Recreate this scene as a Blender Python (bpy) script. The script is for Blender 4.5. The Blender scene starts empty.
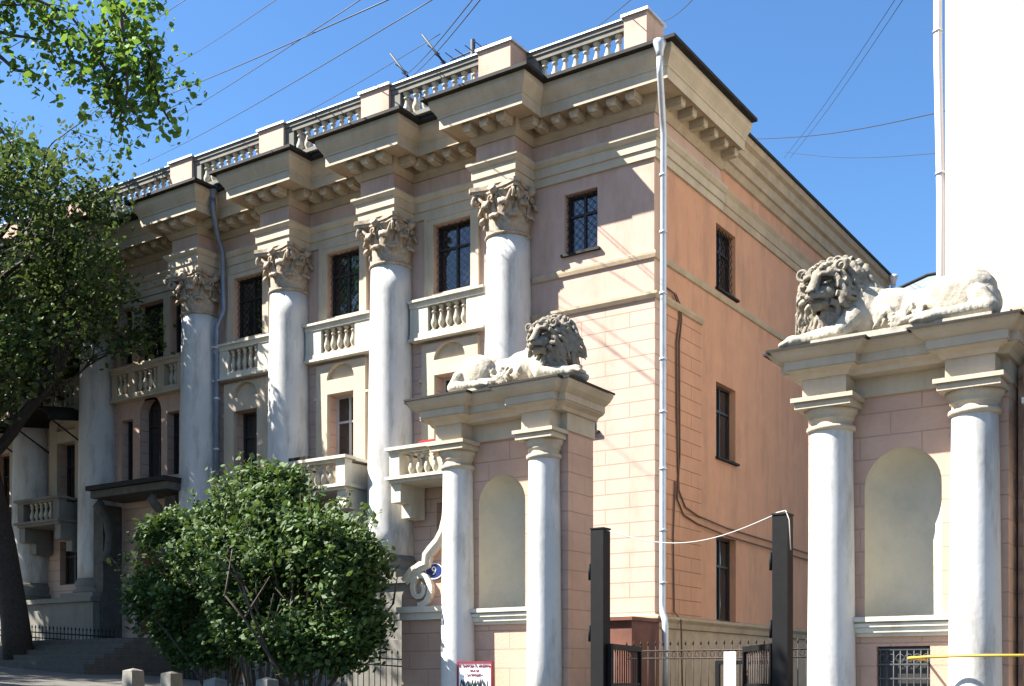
import bpy, bmesh, math, random
from math import sin, cos, pi, radians, sqrt, atan2
from mathutils import Vector, Matrix, geometry, noise
random.seed(7)
sc = bpy.context.scene
C = sc.collection

# ---------------------------------------------------------------- camera, sky, sun
cam = bpy.data.objects.new('camera', bpy.data.cameras.new('camera')); C.objects.link(cam)
cam.location = (12.324, -24.3, 1.6)
cam.rotation_euler = (pi/2, 0, .5899)
cam.data.lens = 41.28; cam.data.sensor_width = 36
cam.data.shift_y = .3284
cam.data.clip_end = 3000
sc.camera = cam

SUN = Vector((1.42, 1.0, -1.80)).normalized()          # direction the light travels
to = -SUN
el = math.asin(to.z)
w = bpy.data.worlds.new('World'); sc.world = w; w.use_nodes = True
nt = w.node_tree; nt.nodes.clear()
sky = nt.nodes.new('ShaderNodeTexSky'); sky.sky_type = 'NISHITA'; sky.sun_disc = False
sky.sun_elevation = el; sky.sun_rotation = atan2(to.x, to.y)
sky.air_density = 1.0; sky.dust_density = .5; sky.ozone_density = 5.0; sky.altitude = 100
bg = nt.nodes.new('ShaderNodeBackground'); bg.inputs['Strength'].default_value = .055
wo = nt.nodes.new('ShaderNodeOutputWorld')
hsv = nt.nodes.new('ShaderNodeHueSaturation'); hsv.inputs['Saturation'].default_value = 1.14; hsv.inputs['Value'].default_value = 1.12
nt.links.new(sky.outputs[0], hsv.inputs['Color']); nt.links.new(hsv.outputs[0], bg.inputs[0]); nt.links.new(bg.outputs[0], wo.inputs[0])
sl = bpy.data.lights.new('sun', 'SUN'); sl.energy = 5.0; sl.angle = radians(.5); sl.color = (1, .955, .88)
so = bpy.data.objects.new('sun', sl); C.objects.link(so)
so.rotation_euler = SUN.to_track_quat('-Z', 'Y').to_euler(); so.location = (0, 0, 40)
sc.view_settings.view_transform = 'Standard'; sc.view_settings.look = 'None'
sc.view_settings.exposure = 2.0; sc.view_settings.gamma = 1
sc.view_settings.use_curve_mapping = False
sc.cycles.max_bounces = 6; sc.cycles.diffuse_bounces = 2; sc.cycles.transparent_max_bounces = 4

# ---------------------------------------------------------------- materials
def mat(name, col, rough=.85, spec=.3, noise_amt=.12, scale=1.5, bump=.0, bscale=40, dirt=None, dirt_amt=0, dirt_scale=.7,
        metal=0, brick=None, streak=0, vary=None):
    m = bpy.data.materials.new(name); m.use_nodes = True
    n = m.node_tree.nodes; l = m.node_tree.links
    b = n['Principled BSDF']; b.inputs['Roughness'].default_value = rough
    b.inputs['Specular IOR Level'].default_value = spec; b.inputs['Metallic'].default_value = metal
    tc = n.new('ShaderNodeTexCoord')
    ns = n.new('ShaderNodeTexNoise'); ns.inputs['Scale'].default_value = scale; ns.inputs['Detail'].default_value = 6
    ns.inputs['Roughness'].default_value = .65
    l.new(tc.outputs['Object'], ns.inputs['Vector'])
    mx = n.new('ShaderNodeMix'); mx.data_type = 'RGBA'
    c0 = tuple(max(0, x*(1-noise_amt)) for x in col)+(1,); c1 = tuple(min(1, x*(1+noise_amt)) for x in col)+(1,)
    if vary: c1 = tuple(vary)+(1,)
    mx.inputs['A'].default_value = c0; mx.inputs['B'].default_value = c1
    rp = n.new('ShaderNodeMapRange'); rp.inputs[1].default_value = .3; rp.inputs[2].default_value = .7
    l.new(ns.outputs['Fac'], rp.inputs[0]); l.new(rp.outputs[0], mx.inputs['Factor'])
    out = mx.outputs['Result']
    if dirt:
        mp = n.new('ShaderNodeMapping'); mp.inputs['Scale'].default_value = (1, 1, .22 if streak else 1)
        l.new(tc.outputs['Object'], mp.inputs['Vector'])
        d = n.new('ShaderNodeTexNoise'); d.inputs['Scale'].default_value = dirt_scale; d.inputs['Detail'].default_value = 8
        d.inputs['Roughness'].default_value = .72
        l.new(mp.outputs[0], d.inputs['Vector'])
        r2 = n.new('ShaderNodeMapRange'); r2.inputs[1].default_value = .48; r2.inputs[2].default_value = .68
        r2.inputs[4].default_value = dirt_amt
        l.new(d.outputs['Fac'], r2.inputs[0])
        m2 = n.new('ShaderNodeMix'); m2.data_type = 'RGBA'; m2.inputs['B'].default_value = tuple(dirt)+(1,)
        l.new(out, m2.inputs['A']); l.new(r2.outputs[0], m2.inputs['Factor']); out = m2.outputs['Result']
    h = None
    if brick:
        bw, rh, mort, mcol = brick
        sp = n.new('ShaderNodeSeparateXYZ'); l.new(tc.outputs['Object'], sp.inputs[0])
        ad = n.new('ShaderNodeMath'); ad.operation = 'ADD'; l.new(sp.outputs[0], ad.inputs[0]); l.new(sp.outputs[1], ad.inputs[1])
        cb = n.new('ShaderNodeCombineXYZ'); l.new(ad.outputs[0], cb.inputs[0]); l.new(sp.outputs[2], cb.inputs[1])
        bt = n.new('ShaderNodeTexBrick'); l.new(cb.outputs[0], bt.inputs['Vector'])
        bt.inputs['Scale'].default_value = 1; bt.inputs['Mortar Size'].default_value = mort
        bt.inputs['Mortar Smooth'].default_value = .25; bt.inputs['Brick Width'].default_value = bw; bt.inputs['Row Height'].default_value = rh
        bt.offset = .5
        m3 = n.new('ShaderNodeMix'); m3.data_type = 'RGBA'; m3.inputs['B'].default_value = tuple(mcol)+(1,)
        l.new(out, m3.inputs['A']); l.new(bt.outputs['Fac'], m3.inputs['Factor']); out = m3.outputs['Result']
        h = bt.outputs['Fac']
    l.new(out, b.inputs['Base Color'])
    nrm = None
    if bump:
        n2 = n.new('ShaderNodeTexNoise'); n2.inputs['Scale'].default_value = bscale; n2.inputs['Detail'].default_value = 4
        l.new(tc.outputs['Object'], n2.inputs['Vector'])
        bp = n.new('ShaderNodeBump'); bp.inputs['Strength'].default_value = bump; bp.inputs['Distance'].default_value = .02
        l.new(n2.outputs['Fac'], bp.inputs['Height']); nrm = bp.outputs[0]
    if h is not None:
        b2 = n.new('ShaderNodeBump'); b2.invert = True; b2.inputs['Strength'].default_value = .9; b2.inputs['Distance'].default_value = .02
        l.new(h, b2.inputs['Height'])
        if nrm: l.new(nrm, b2.inputs['Normal'])
        nrm = b2.outputs[0]
    if nrm: l.new(nrm, b.inputs['Normal'])
    return m

PINK = (.48, .33, .26); CREAM = (.445, .37, .275)
M = {}
M['pink'] = mat('pink_stucco', PINK, noise_amt=.07, bump=.25, dirt=(.30, .18, .12), dirt_amt=.55, streak=1, dirt_scale=1.2)
M['pinkbrick'] = mat('pink_rusticated_stucco', (.49, .345, .275), noise_amt=.08, bump=.25, dirt=(.33, .20, .14), dirt_amt=.5, streak=1,
                     brick=(1.3, .35, .010, (.36, .23, .175)))
M['sidepink_bounce'] = mat('side_warm_bounce_stucco', (.53, .275, .165), noise_amt=.07, bump=.25, dirt=(.34, .19, .12), dirt_amt=.75, streak=1, dirt_scale=1.6)  # orange cast puts warm bounced light into the shaded wall's colour
M['sidebrick_bounce'] = mat('side_rusticated_warm_bounce', (.53, .275, .165), noise_amt=.07, bump=.25, dirt=(.36, .19, .11), dirt_amt=.5, streak=1, brick=(1.3, .35, .010, (.32, .16, .10)))  # same warm bounce light coloured into the rusticated corner
M['pinkpier'] = mat('pier_stucco', (.49, .315, .23), noise_amt=.12, bump=.3, dirt=(.4, .25, .17), dirt_amt=.35,
                    brick=(.78, .295, .007, (.42, .265, .19)))
M['cream'] = mat('cream_plaster', CREAM, noise_amt=.1, bump=.25, dirt=(.33, .27, .17), dirt_amt=.5, dirt_scale=2.2, streak=1)
M['ochre'] = mat('ochre_plaster', (.405, .31, .21), noise_amt=.12, bump=.25, dirt=(.25, .19, .12), dirt_amt=.5, dirt_scale=2.5)
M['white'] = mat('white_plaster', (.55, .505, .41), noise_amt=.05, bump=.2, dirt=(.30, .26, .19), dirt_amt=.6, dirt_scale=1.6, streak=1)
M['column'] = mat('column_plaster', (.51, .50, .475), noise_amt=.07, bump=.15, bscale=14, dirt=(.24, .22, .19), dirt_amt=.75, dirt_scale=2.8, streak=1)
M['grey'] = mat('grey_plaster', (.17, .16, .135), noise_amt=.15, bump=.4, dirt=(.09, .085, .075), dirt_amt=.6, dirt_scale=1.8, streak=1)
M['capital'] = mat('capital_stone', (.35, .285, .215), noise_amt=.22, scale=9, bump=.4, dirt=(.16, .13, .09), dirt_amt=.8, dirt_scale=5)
M['stone'] = mat('lion_stone', (.38, .34, .27), noise_amt=.16, scale=8, bump=.35, bscale=55, dirt=(.17, .15, .12), dirt_amt=.85, dirt_scale=4.5)
M['manestone'] = mat('mane_stone', (.235, .205, .16), noise_amt=.22, scale=10, bump=.35, bscale=60, dirt=(.13, .11, .085), dirt_amt=.9, dirt_scale=5)
M['carved_shade'] = mat('painted_shade_stone', (.04, .035, .03), noise_amt=.3)  # near-black colour painted as shade in the lions' eye sockets and mouths
M['baluster'] = mat('baluster_stone', (.42, .385, .30), noise_amt=.2, scale=7, bump=.3, dirt=(.2, .17, .12), dirt_amt=.7, dirt_scale=5)
M['niche'] = mat('niche_plaster', (.45, .41, .32), noise_amt=.08, scale=1.2, bump=.3, dirt=(.33, .31, .25), dirt_amt=.5, dirt_scale=1.8)
M['tin'] = mat('dark_roof_tin', (.02, .019, .018), rough=.75, spec=.2, noise_amt=.3, scale=4)
M['zinc'] = mat('galvanised_tin', (.50, .52, .55), rough=.42, spec=.5, noise_amt=.15, scale=3, metal=.55)
M['bluepipe'] = mat('weathered_blue_tin', (.16, .19, .25), rough=.5, spec=.5, noise_amt=.2, scale=3, metal=.3)
M['greyroof'] = mat('grey_green_roof_sheet', (.16, .18, .175), rough=.6, noise_amt=.15)
M['lightpipe'] = mat('painted_pipe', (.74, .66, .64), rough=.5, noise_amt=.05)
M['frame'] = mat('dark_window_paint', (.028, .022, .018), rough=.5, spec=.5)
M['wframe'] = mat('white_window_paint', (.45, .46, .45), rough=.5)
M['iron'] = mat('black_iron', (.0035, .0035, .0042), rough=.7, spec=.2, noise_amt=.4, scale=8)
M['greyiron'] = mat('grey_iron', (.07, .075, .08), rough=.6, noise_amt=.3)
M['darkstone'] = mat('shade_dark_stone', (.085, .08, .068), noise_amt=.25, scale=5, bump=.4)  # stone colour darkened to stand in for tree shade at the entrance
M['rust'] = mat('brown_iron', (.028, .016, .012), rough=.6, noise_amt=.4, scale=6)
M['brown'] = mat('brown_paint', (.14, .055, .035), rough=.7, noise_amt=.25, scale=2, bump=.3)
M['cable'] = mat('brown_cable', (.14, .08, .055), rough=.7)
M['wire'] = mat('black_wire', (.02, .022, .03), rough=.6)
M['whitewire'] = mat('white_cable', (.42, .41, .38), rough=.5)
M['signwhite'] = mat('sign_white', (.8, .79, .77), rough=.4, noise_amt=.03, scale=20)
M['signred'] = mat('sign_red', (.20, .02, .03), rough=.5)
M['signblack'] = mat('spray_black', (.03, .03, .03), rough=.6)
M['blue'] = mat('enamel_blue', (.02, .035, .13), rough=.25, spec=.6, noise_amt=.05)
M['yellow'] = mat('yellow_paint', (.42, .27, .04), rough=.5)
M['redcloth'] = mat('red_cloth', (.32, .02, .02))
M['creamhouse'] = mat('cream_house_wall', (.46, .43, .36), noise_amt=.03, bump=.15, scale=.6)
M['bark'] = mat('bark', (.03, .023, .018), noise_amt=.4, scale=12, bump=.9, bscale=18)
M['twig'] = mat('twig_bark', (.08, .06, .045), noise_amt=.3, scale=12)
M['asphalt'] = mat('asphalt', (.06, .058, .055), noise_amt=.25, scale=4, bump=.4)
M['paving'] = mat('paving', (.10, .095, .083), noise_amt=.2, scale=5, bump=.4, brick=None, dirt=(.12, .11, .1), dirt_amt=.5)
M['concrete'] = mat('concrete', (.2, .19, .165), noise_amt=.2, scale=6, bump=.4, dirt=(.25, .24, .22), dirt_amt=.5)
M['soil'] = mat('soil', (.045, .035, .025), noise_amt=.3, scale=5, bump=.6)
M['step'] = mat('step_stone', (.07, .063, .053), noise_amt=.25, scale=5, bump=.5, brick=(.5, .15, .01, (.1, .09, .08)))

def glass_mat():
    m = bpy.data.materials.new('window_glass'); m.use_nodes = True
    n = m.node_tree.nodes; l = m.node_tree.links; b = n['Principled BSDF']
    b.inputs['Base Color'].default_value = (.012, .014, .017, 1); b.inputs['Roughness'].default_value = .04
    b.inputs['Specular IOR Level'].default_value = .9; b.inputs['IOR'].default_value = 1.6
    tc = n.new('ShaderNodeTexCoord'); ns = n.new('ShaderNodeTexNoise'); ns.inputs['Scale'].default_value = 1.6
    l.new(tc.outputs['Object'], ns.inputs['Vector'])
    bp = n.new('ShaderNodeBump'); bp.inputs['Strength'].default_value = .35; bp.inputs['Distance'].default_value = .05
    l.new(ns.outputs['Fac'], bp.inputs['Height']); l.new(bp.outputs[0], b.inputs['Normal'])
    return m
M['glass'] = glass_mat()

def leaf_mat(name, c0, c1, trans=.35):
    m = bpy.data.materials.new(name); m.use_nodes = True
    n = m.node_tree.nodes; l = m.node_tree.links; n.clear()
    o = n.new('ShaderNodeOutputMaterial'); g = n.new('ShaderNodeNewGeometry')
    cr = n.new('ShaderNodeValToRGB'); cr.color_ramp.elements[0].color = tuple(c0)+(1,); cr.color_ramp.elements[1].color = tuple(c1)+(1,)
    l.new(g.outputs['Random Per Island'], cr.inputs[0])
    d = n.new('ShaderNodeBsdfDiffuse'); t = n.new('ShaderNodeBsdfTranslucent'); gl = n.new('ShaderNodeBsdfGlossy'); gl.inputs['Roughness'].default_value = .6
    l.new(cr.outputs[0], d.inputs[0])
    hs = n.new('ShaderNodeHueSaturation'); hs.inputs['Hue'].default_value = .475; hs.inputs['Value'].default_value = 1.7; l.new(cr.outputs[0], hs.inputs['Color'])
    l.new(hs.outputs[0], t.inputs[0])
    m1 = n.new('ShaderNodeMixShader'); m1.inputs[0].default_value = trans; l.new(d.outputs[0], m1.inputs[1]); l.new(t.outputs[0], m1.inputs[2])
    m2 = n.new('ShaderNodeMixShader'); m2.inputs[0].default_value = .03; l.new(m1.outputs[0], m2.inputs[1]); l.new(gl.outputs[0], m2.inputs[2])
    l.new(m2.outputs[0], o.inputs[0]); return m
M['leaf'] = leaf_mat('linden_leaf', (.035, .09, .012), (.11, .22, .025))
M['leafdark'] = leaf_mat('dark_leaf', (.025, .05, .012), (.07, .11, .025), .25)
M['leafbush'] = leaf_mat('lilac_leaf', (.018, .05, .011), (.08, .135, .03), .2)

# ---------------------------------------------------------------- mesh helpers
def FA(a, d, z): return (a, -d, z)          # street facade: a along x, d outward
def FB(a, d, z): return (d, a, z)           # side wall: a along y, d outward (+x)
def FY(y0):                                  # any plane facing the street
    return lambda a, d, z: (a, y0-d, z)

class MB:
    def __init__(s): s.v = []; s.f = []; s.sm = []
    def add(s, vs, fs, smooth=False):
        k = len(s.v); s.v += [tuple(x) for x in vs]; s.f += [tuple(i+k for i in f) for f in fs]; s.sm += [smooth]*len(fs); return s
    def box(s, x0, x1, y0, y1, z0, z1, fr=None):
        fr = fr or (lambda a, b, c: (a, b, c))
        vs = [fr(x, y, z) for z in (z0, z1) for y in (y0, y1) for x in (x0, x1)]
        return s.add(vs, [(0, 1, 3, 2), (4, 6, 7, 5), (0, 4, 5, 1), (2, 3, 7, 6), (0, 2, 6, 4), (1, 5, 7, 3)])
    def tube(s, pts, r, n=8, cap=True, smooth=True):
        pts = [Vector(p) for p in pts]; rs = r if isinstance(r, (list, tuple)) else [r]*len(pts)
        vs = []; up = None
        for i, p in enumerate(pts):
            t = (pts[min(i+1, len(pts)-1)]-pts[max(i-1, 0)])
            if t.length < 1e-9: t = Vector((0, 0, 1))
            t.normalize()
            if up is None: up = t.orthogonal().normalized()
            else:
                up = (up-t*up.dot(t))
                up = up.normalized() if up.length > 1e-6 else t.orthogonal().normalized()
            q = t.cross(up)
            for k in range(n):
                a = 2*pi*k/n; vs.append(p+(up*cos(a)+q*sin(a))*rs[i])
        fs = [(i*n+k, i*n+(k+1) % n, (i+1)*n+(k+1) % n, (i+1)*n+k) for i in range(len(pts)-1) for k in range(n)]
        s.add(vs, fs, smooth)
        if cap:
            L = len(pts)
            s.add(vs[:n], [tuple(range(n))[::-1]]); s.add(vs[(L-1)*n:], [tuple(range(n))])
        return s
    def lathe(s, prof, n=32, c=(0, 0, 0), smooth=True, a0=0, a1=2*pi):
        full = abs(a1-a0-2*pi) < 1e-6; m = n if full else n+1
        vs = [(c[0]+r*cos(a0+(a1-a0)*k/n), c[1]+r*sin(a0+(a1-a0)*k/n), c[2]+z) for r, z in prof for k in range(m)]
        fs = []
        for i in range(len(prof)-1):
            for k in range(n):
                k2 = (k+1) % m
                fs.append((i*m+k, i*m+k2, (i+1)*m+k2, (i+1)*m+k))
        s.add(vs, fs, smooth)
        if full:
            s.add(vs[:m], [tuple(range(m))[::-1]]); s.add(vs[-m:], [tuple(range(m))])
        return s
    def plate(s, outer, holes, d0, d1, fr, side=True):
        """flat slab with holes; loops are (a,z) lists, front at d1, back at d0"""
        loops = [outer]+holes
        P = [[Vector((a, z, 0)) for a, z in lp] for lp in loops]
        tri = geometry.tessellate_polygon(P)
        flat = [q for lp in loops for q in lp]
        s.add([fr(a, d1, z) for a, z in flat], tri)
        if side:
            for lp in loops:
                n = len(lp)
                vs = [fr(a, d1, z) for a, z in lp]+[fr(a, d0, z) for a, z in lp]
                s.add(vs, [(i, (i+1) % n, (i+1) % n+n, i+n) for i in range(n)])
        return s
    def sweep(s, path, prof, side=1, cap=True):
        """profile [(out,z)..] swept along plan path; out is to the right of travel for side=1"""
        P = [Vector(p) for p in path]; N = len(P); nr = []
        for i in range(N-1):
            t = (P[i+1]-P[i]).normalized(); nr.append(Vector((t.y, -t.x))*side)
        mit = []
        for i in range(N):
            if i == 0: mit.append(nr[0])
            elif i == N-1: mit.append(nr[-1])
            else:
                a, b = nr[i-1], nr[i]; m_ = (a+b); mit.append(m_/max(.2, (1+a.dot(b))))
        k = len(prof); vs = []
        for i in range(N):
            for o, z in prof: q = P[i]+mit[i]*o; vs.append((q.x, q.y, z))
        fs = [(i*k+j, i*k+j+1, (i+1)*k+j+1, (i+1)*k+j) for i in range(N-1) for j in range(k-1)]
        s.add(vs, fs)
        if cap:
            s.add(vs[:k], [tuple(range(k))]); s.add(vs[-k:], [tuple(range(k))[::-1]])
        return s
    def mesh(s, name, material):
        me = bpy.data.meshes.new(name); me.from_pydata(s.v, [], s.f)
        me.polygons.foreach_set('use_smooth', s.sm)
        me.materials.append(material); me.validate(verbose=False)
        bm = bmesh.new(); bm.from_mesh(me)
        bmesh.ops.remove_doubles(bm, verts=bm.verts, dist=1e-5)
        bmesh.ops.recalc_face_normals(bm, faces=bm.faces); bm.to_mesh(me); bm.free()
        return me
    def build(s, name, material, parent=None):
        return link(s.mesh(name, material), name, parent)

def wloc(o):
    v = Vector(o.location)
    return v
def link(me, name, parent=None, loc=(0, 0, 0)):
    o = bpy.data.objects.new(name, me); C.objects.link(o); o.location = loc
    if parent: adopt(o, parent)
    return o
def adopt(o, parent):
    o.parent = parent
    if parent.type == 'EMPTY': o.matrix_parent_inverse = Matrix.Translation(-Vector(parent.location))
def thing(name, label, cat, loc, group=None):
    o = bpy.data.objects.new(name, None); o.empty_display_size = .3; C.objects.link(o); o.location = loc
    o['label'] = label; o['category'] = cat
    if group: o['group'] = group
    return o
def tag(o, label, cat, group=None):
    o['label'] = label; o['category'] = cat
    if group: o['group'] = group
    return o
def struct(o): o['kind'] = 'structure'; return o
def rect(a0, a1, z0, z1): return [(a0, z0), (a1, z0), (a1, z1), (a0, z1)]
def arch(a0, a1, z0, zs, n=14, top=None):
    c = (a0+a1)/2; r = (a1-a0)/2; h = r if top is None else top-zs
    return [(a0, z0), (a1, z0)]+[(c+r*cos(pi*i/n), zs+h*sin(pi*i/n)) for i in range(n+1)]
def inv(seed): return random.Random(seed)

# ================================================================= ground
def gz(x): return .06*(12.3-x) if x < 12.3 else 0
b = MB()
b.add([(-400, -400, gz(-60)), (-60, -400, gz(-60)), (12.3, -400, 0), (400, -400, 0), (-400, 400, gz(-60)), (-60, 400, gz(-60)), (12.3, 400, 0), (400, 400, 0)],
      [(0, 1, 5, 4), (1, 2, 6, 5), (2, 3, 7, 6)])
struct(b.build('ground', M['soil']))
def gsheet(x0, x1, y0, y1, dz, name, m):
    b = MB(); b.box(0, 0, 0, 0, 0, 0); b = MB()
    vs = []
    for x in (x0, x1):
        for y in (y0, y1): vs += [(x, y, gz(x)+dz), (x, y, gz(x)-.1)]
    b.add(vs, [(0, 4, 6, 2), (0, 2, 3, 1), (4, 5, 7, 6), (0, 1, 5, 4), (2, 6, 7, 3)])
    return struct(b.build(name, m))
gsheet(-60, 12.3, -30, -13.2, .02, 'road', M['asphalt'])
gsheet(12.3, 60, -30, -13.2, .02, 'road', M['asphalt'])
gsheet(-60, 12.3, -13.0, -3.2, .14, 'pavement', M['paving'])
gsheet(-60, 12.3, -13.2, -13.0, .16, 'kerb', M['concrete'])
gsheet(3.3, 6.9, -9.9, 19, .18, 'driveway', M['asphalt'])
gsheet(.9, 3.3, -3.2, 19, .17, 'driveway', M['asphalt'])

# ================================================================= main building
COLX = [-3.88, -7.62, -11.34, -15.02, -19.85, -23.4, -27.1, -30.8]
YC = -.25; R1 = .575
ZP = 4.2; ZN = 12.40; ZA = 13.62; ZT = 15.74
bld = thing('mansion', 'three storey pink and cream mansion with giant white half columns and a parapet', 'building', (0, 0, 0))

# ---- walls
bays = [(-7.62, -3.88), (-11.34, -7.62), (-15.02, -11.34), (-19.85, -15.02), (-23.4, -19.85), (-27.1, -23.4), (-30.8, -27.1)]
reg = [(i, (a+b_)/2-.03) for i, (a, b_) in enumerate(bays) if i != 3]
upH = []; loH = []; grH = []
for i, c in reg:
    upH.append((c-.6, c+.6, 11.62, 13.42))
    loH.append((c-.48, c+.48, 7.35, 9.47)); grH.append((c-.5, c+.5, 4.75, 6.2))
e0 = -17.5
ent_up = [(e0-1.45, e0-.9, 11.62, 13.4), (e0-.6, e0+.6, 11.62, 13.4), (e0+.9, e0+1.45, 11.62, 13.4)]
ent_lo = [(e0-1.4, e0-.85, 7.9, 9.85), (e0+.78, e0+1.33, 7.9, 9.85)]
ent_arch = (e0-.5, e0+.5, 7.9, 9.95)
cor_up = (-2.42, -1.5, 11.86, 13.3); cor_lo = (-2.42, -1.5, 7.5, 8.5)
holes_up = [rect(*h) for h in upH+ent_up+[cor_up]]
holes_lo = [rect(*h) for h in loH+grH+ent_lo+[cor_lo]]+[arch(*ent_arch), rect(e0-.8, e0+.8, 3.0, 5.8)]
b = MB(); b.plate(rect(-34, 0, 10.42, 13.7), holes_up, -.28, 0, FA); b.build('upper_wall', M['pink'], bld)
b = MB(); b.plate(rect(-34, .033, 2.2, 10.42), holes_lo, -.28, .03, FA)
b.build('rusticated_wall', M['pinkbrick'], bld)
b = MB(); b.plate(rect(0.283, 2.5, 3.1, 10.42), [], -.05, .033, FB); b.build('corner_rustication', M['sidebrick_bounce'], bld)
bh = [(3.46, 4.72, 3.1, 5.27), (3.46, 4.7, 7.28, 9.2), (3.46, 4.7, 11.6, 13.25)]
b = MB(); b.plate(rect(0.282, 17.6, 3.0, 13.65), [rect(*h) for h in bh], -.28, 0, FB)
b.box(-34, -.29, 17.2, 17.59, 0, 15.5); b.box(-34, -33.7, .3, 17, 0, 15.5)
b.build('side_wall', M['sidepink_bounce'], bld)
# frieze backing
PATH = [(-34, 0)]
for cx in sorted(COLX): PATH += [(cx-.55, 0), (cx-.55, -.82), (cx+.55, -.82), (cx+.55, 0)]
PATH += [(0, 0), (0, 3.75)]
b = MB(); b.sweep(PATH, [(0.012, 14.2), (0.012, 14.8)]); b.build('frieze', M['pink'], bld)
b = MB()
b.sweep(PATH, [(-.05, ZA), (.06, ZA), (.06, ZA+.2), (.10, ZA+.205), (.10, ZA+.42), (.14, ZA+.44), (.2, ZA+.52), (.2, ZA+.58), (.0, ZA+.61)])
b.build('architrave', M['cream'], bld)
b = MB()
b.sweep(PATH, [(0, 14.66), (.05, 14.66), (.1, 14.74), (.14, 14.82), (.14, 15.04), (.62, 15.06)], cap=False)
b.build('cornice_soffit', M['ochre'], bld)
cor = MB()
cor.sweep(PATH, [(.62, 15.06), (.64, 15.0), (.66, 15.0), (.66, 15.24), (.69, 15.26), (.69, 15.30), (.74, 15.38), (.83, 15.50), (.85, 15.56), (.85, 15.66), (0, 15.68)]).build('x', M['cream'])
bpy.data.objects.remove(bpy.data.objects['x'])
cornice = cor.build('cornice', M['cream'], bld)
b = MB(); b.sweep(PATH, [(.80, 15.665), (1.0, 15.665), (1.0, 15.74), (-.3, 15.86)], cap=False); b.build('metal_edge', M['tin'], bld)
# modillions
mb = MB(); mb.box(-.12, .12, -.38, 0, -.13, .0); mb.box(-.1, .1, -.3, 0, -.2, -.13); mb.tube([(-.1, -.33, -.14), (.1, -.33, -.14)], .055, 8)
mod = mb.mesh('modillion', M['cream'])
def put(mesh, name, parent, loc, rz=0):
    o = link(mesh, name, parent, loc); o.rotation_euler.z = rz; return o
nm = 0
segs = []
xs = sorted(COLX); prev = None
for i, cx in enumerate(xs):
    if cx > -27.5:
        for dx in (-.5, 0, .5): put(mod, 'modillion', cornice, (cx+dx, -.82-.14, 15.04))
        for y in (-.66,):
            put(mod, 'modillion', cornice, (cx+.55+.14, y, 15.04), pi/2)
    nx = xs[i+1]-.55 if i+1 < len(xs) else -.15
    if cx > -24:
        x = cx+1.02
        while x < nx-.42 or (i+1 == len(xs) and x < -.02):
            put(mod, 'modillion', cornice, (x, -.14, 15.04)); x += .5
for k in range(6): put(mod, 'modillion', cornice, (.14, .45+k*.62, 15.04), pi/2)
# side wall lesser entablature
P2 = [(0, 3.752), (0, 17.6)]
b = MB()
b.sweep(P2, [(-.05, 13.62), (.05, 13.62), (.05, 13.82), (.08, 13.83), (.08, 14.06), (.14, 14.16), (.14, 14.2), (0, 14.24)])
b.build('side_architrave', M['ochre'], bld)
b = MB(); b.sweep(P2, [(.012, 14.2), (.012, 14.75)]); b.build('side_frieze', M['sidepink_bounce'], bld)
b = MB()
b.sweep(P2, [(0, 14.7), (.08, 14.72), (.14, 14.9), (.2, 14.92), (.2, 15.2), (.3, 15.24), (.32, 15.5), (.42, 15.56), (.45, 15.72), (0, 15.74)])
b.build('side_cornice', M['ochre'], bld)
b = MB(); b.sweep(P2, [(.46, 15.72), (.5, 15.72), (.5, 15.8), (-.3, 15.9)], cap=False); b.build('side_metal_edge', M['tin'], bld)
# roof
b = MB(); b.add([(-34, .4, 15.8), (.2, .4, 15.8), (.45, 17.8, 15.8), (-34, 17.8, 15.8), (-30, 8, 17.4), (-4.5, 8, 17.4)], [(0, 1, 5, 4), (1, 2, 5), (2, 3, 4, 5), (3, 0, 4)])
b.box(-34, .0, -.7, .4, 15.69, 15.78)
b.build('roof', M['tin'], bld)
b = MB(); b.box(-.62, .35, .25, 3.6, 15.86, 15.9); b.add([(-.62, .25, 16.3), (-.62, 3.6, 16.1), (.75, .25, 15.88), (.75, 3.6, 15.88)], [(0, 1, 3, 2)])
b.build('roof_flashing', M['zinc'], bld)

# ---- string courses
b = MB()
b.sweep([(-3.3, 0), (0, 0), (0, 17.6)], [(0, 11.30), (.05, 11.32), (.07, 11.4), (.07, 11.46), (0, 11.5)])
b.sweep([(-3.3, -.03), (.034, -.03), (.034, 2.5)], [(0, 10.36), (.05, 10.38), (.09, 10.46), (.09, 10.52), (0, 10.54)])
b.sweep([(-3.0, -.03), (.034, -.03), (.034, 17.6)], [(0, 2.78), (.06, 2.80), (.09, 2.92), (.16, 3.0), (.16, 3.06), (0.01, 3.1)])
b.build('string_course', M['ochre'], bld)
b = MB(); b.box(-34, -.001, -.02, .9, 0, 2.3); b.box(-.9, .03, 0, 17.6, 0, 2.79); b.box(-3.0, .03, -.06, 0.0, 0, 2.78); b.build('side_plinth', M['ochre'], bld)
b = MB(); b.box(-2.9, .16, -1.4, -.07, 0, 2.9); b.box(-3.0, .22, -1.5, -.07, 2.9, 2.98); b.build('basement_porch', M['brown'], bld)
# column plinth
b = MB(); b.box(-34, e0-1.6, -1.0, -.031, 0, 4.05); b.box(e0+1.6, -3.05, -1.0, -.031, 0, 4.05)
b.box(-34, e0-1.55, -1.12, -.031, 4.05, 4.2); b.box(e0+1.55, -2.98, -1.12, -.031, 4.05, 4.2)
b.box(-34, e0-1.6, -1.08, -1.0, 0, 2.6); b.box(e0+1.6, -3.05, -1.08, -1.0, 0, 2.6)
b.build('column_plinth', M['grey'], bld)

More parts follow.
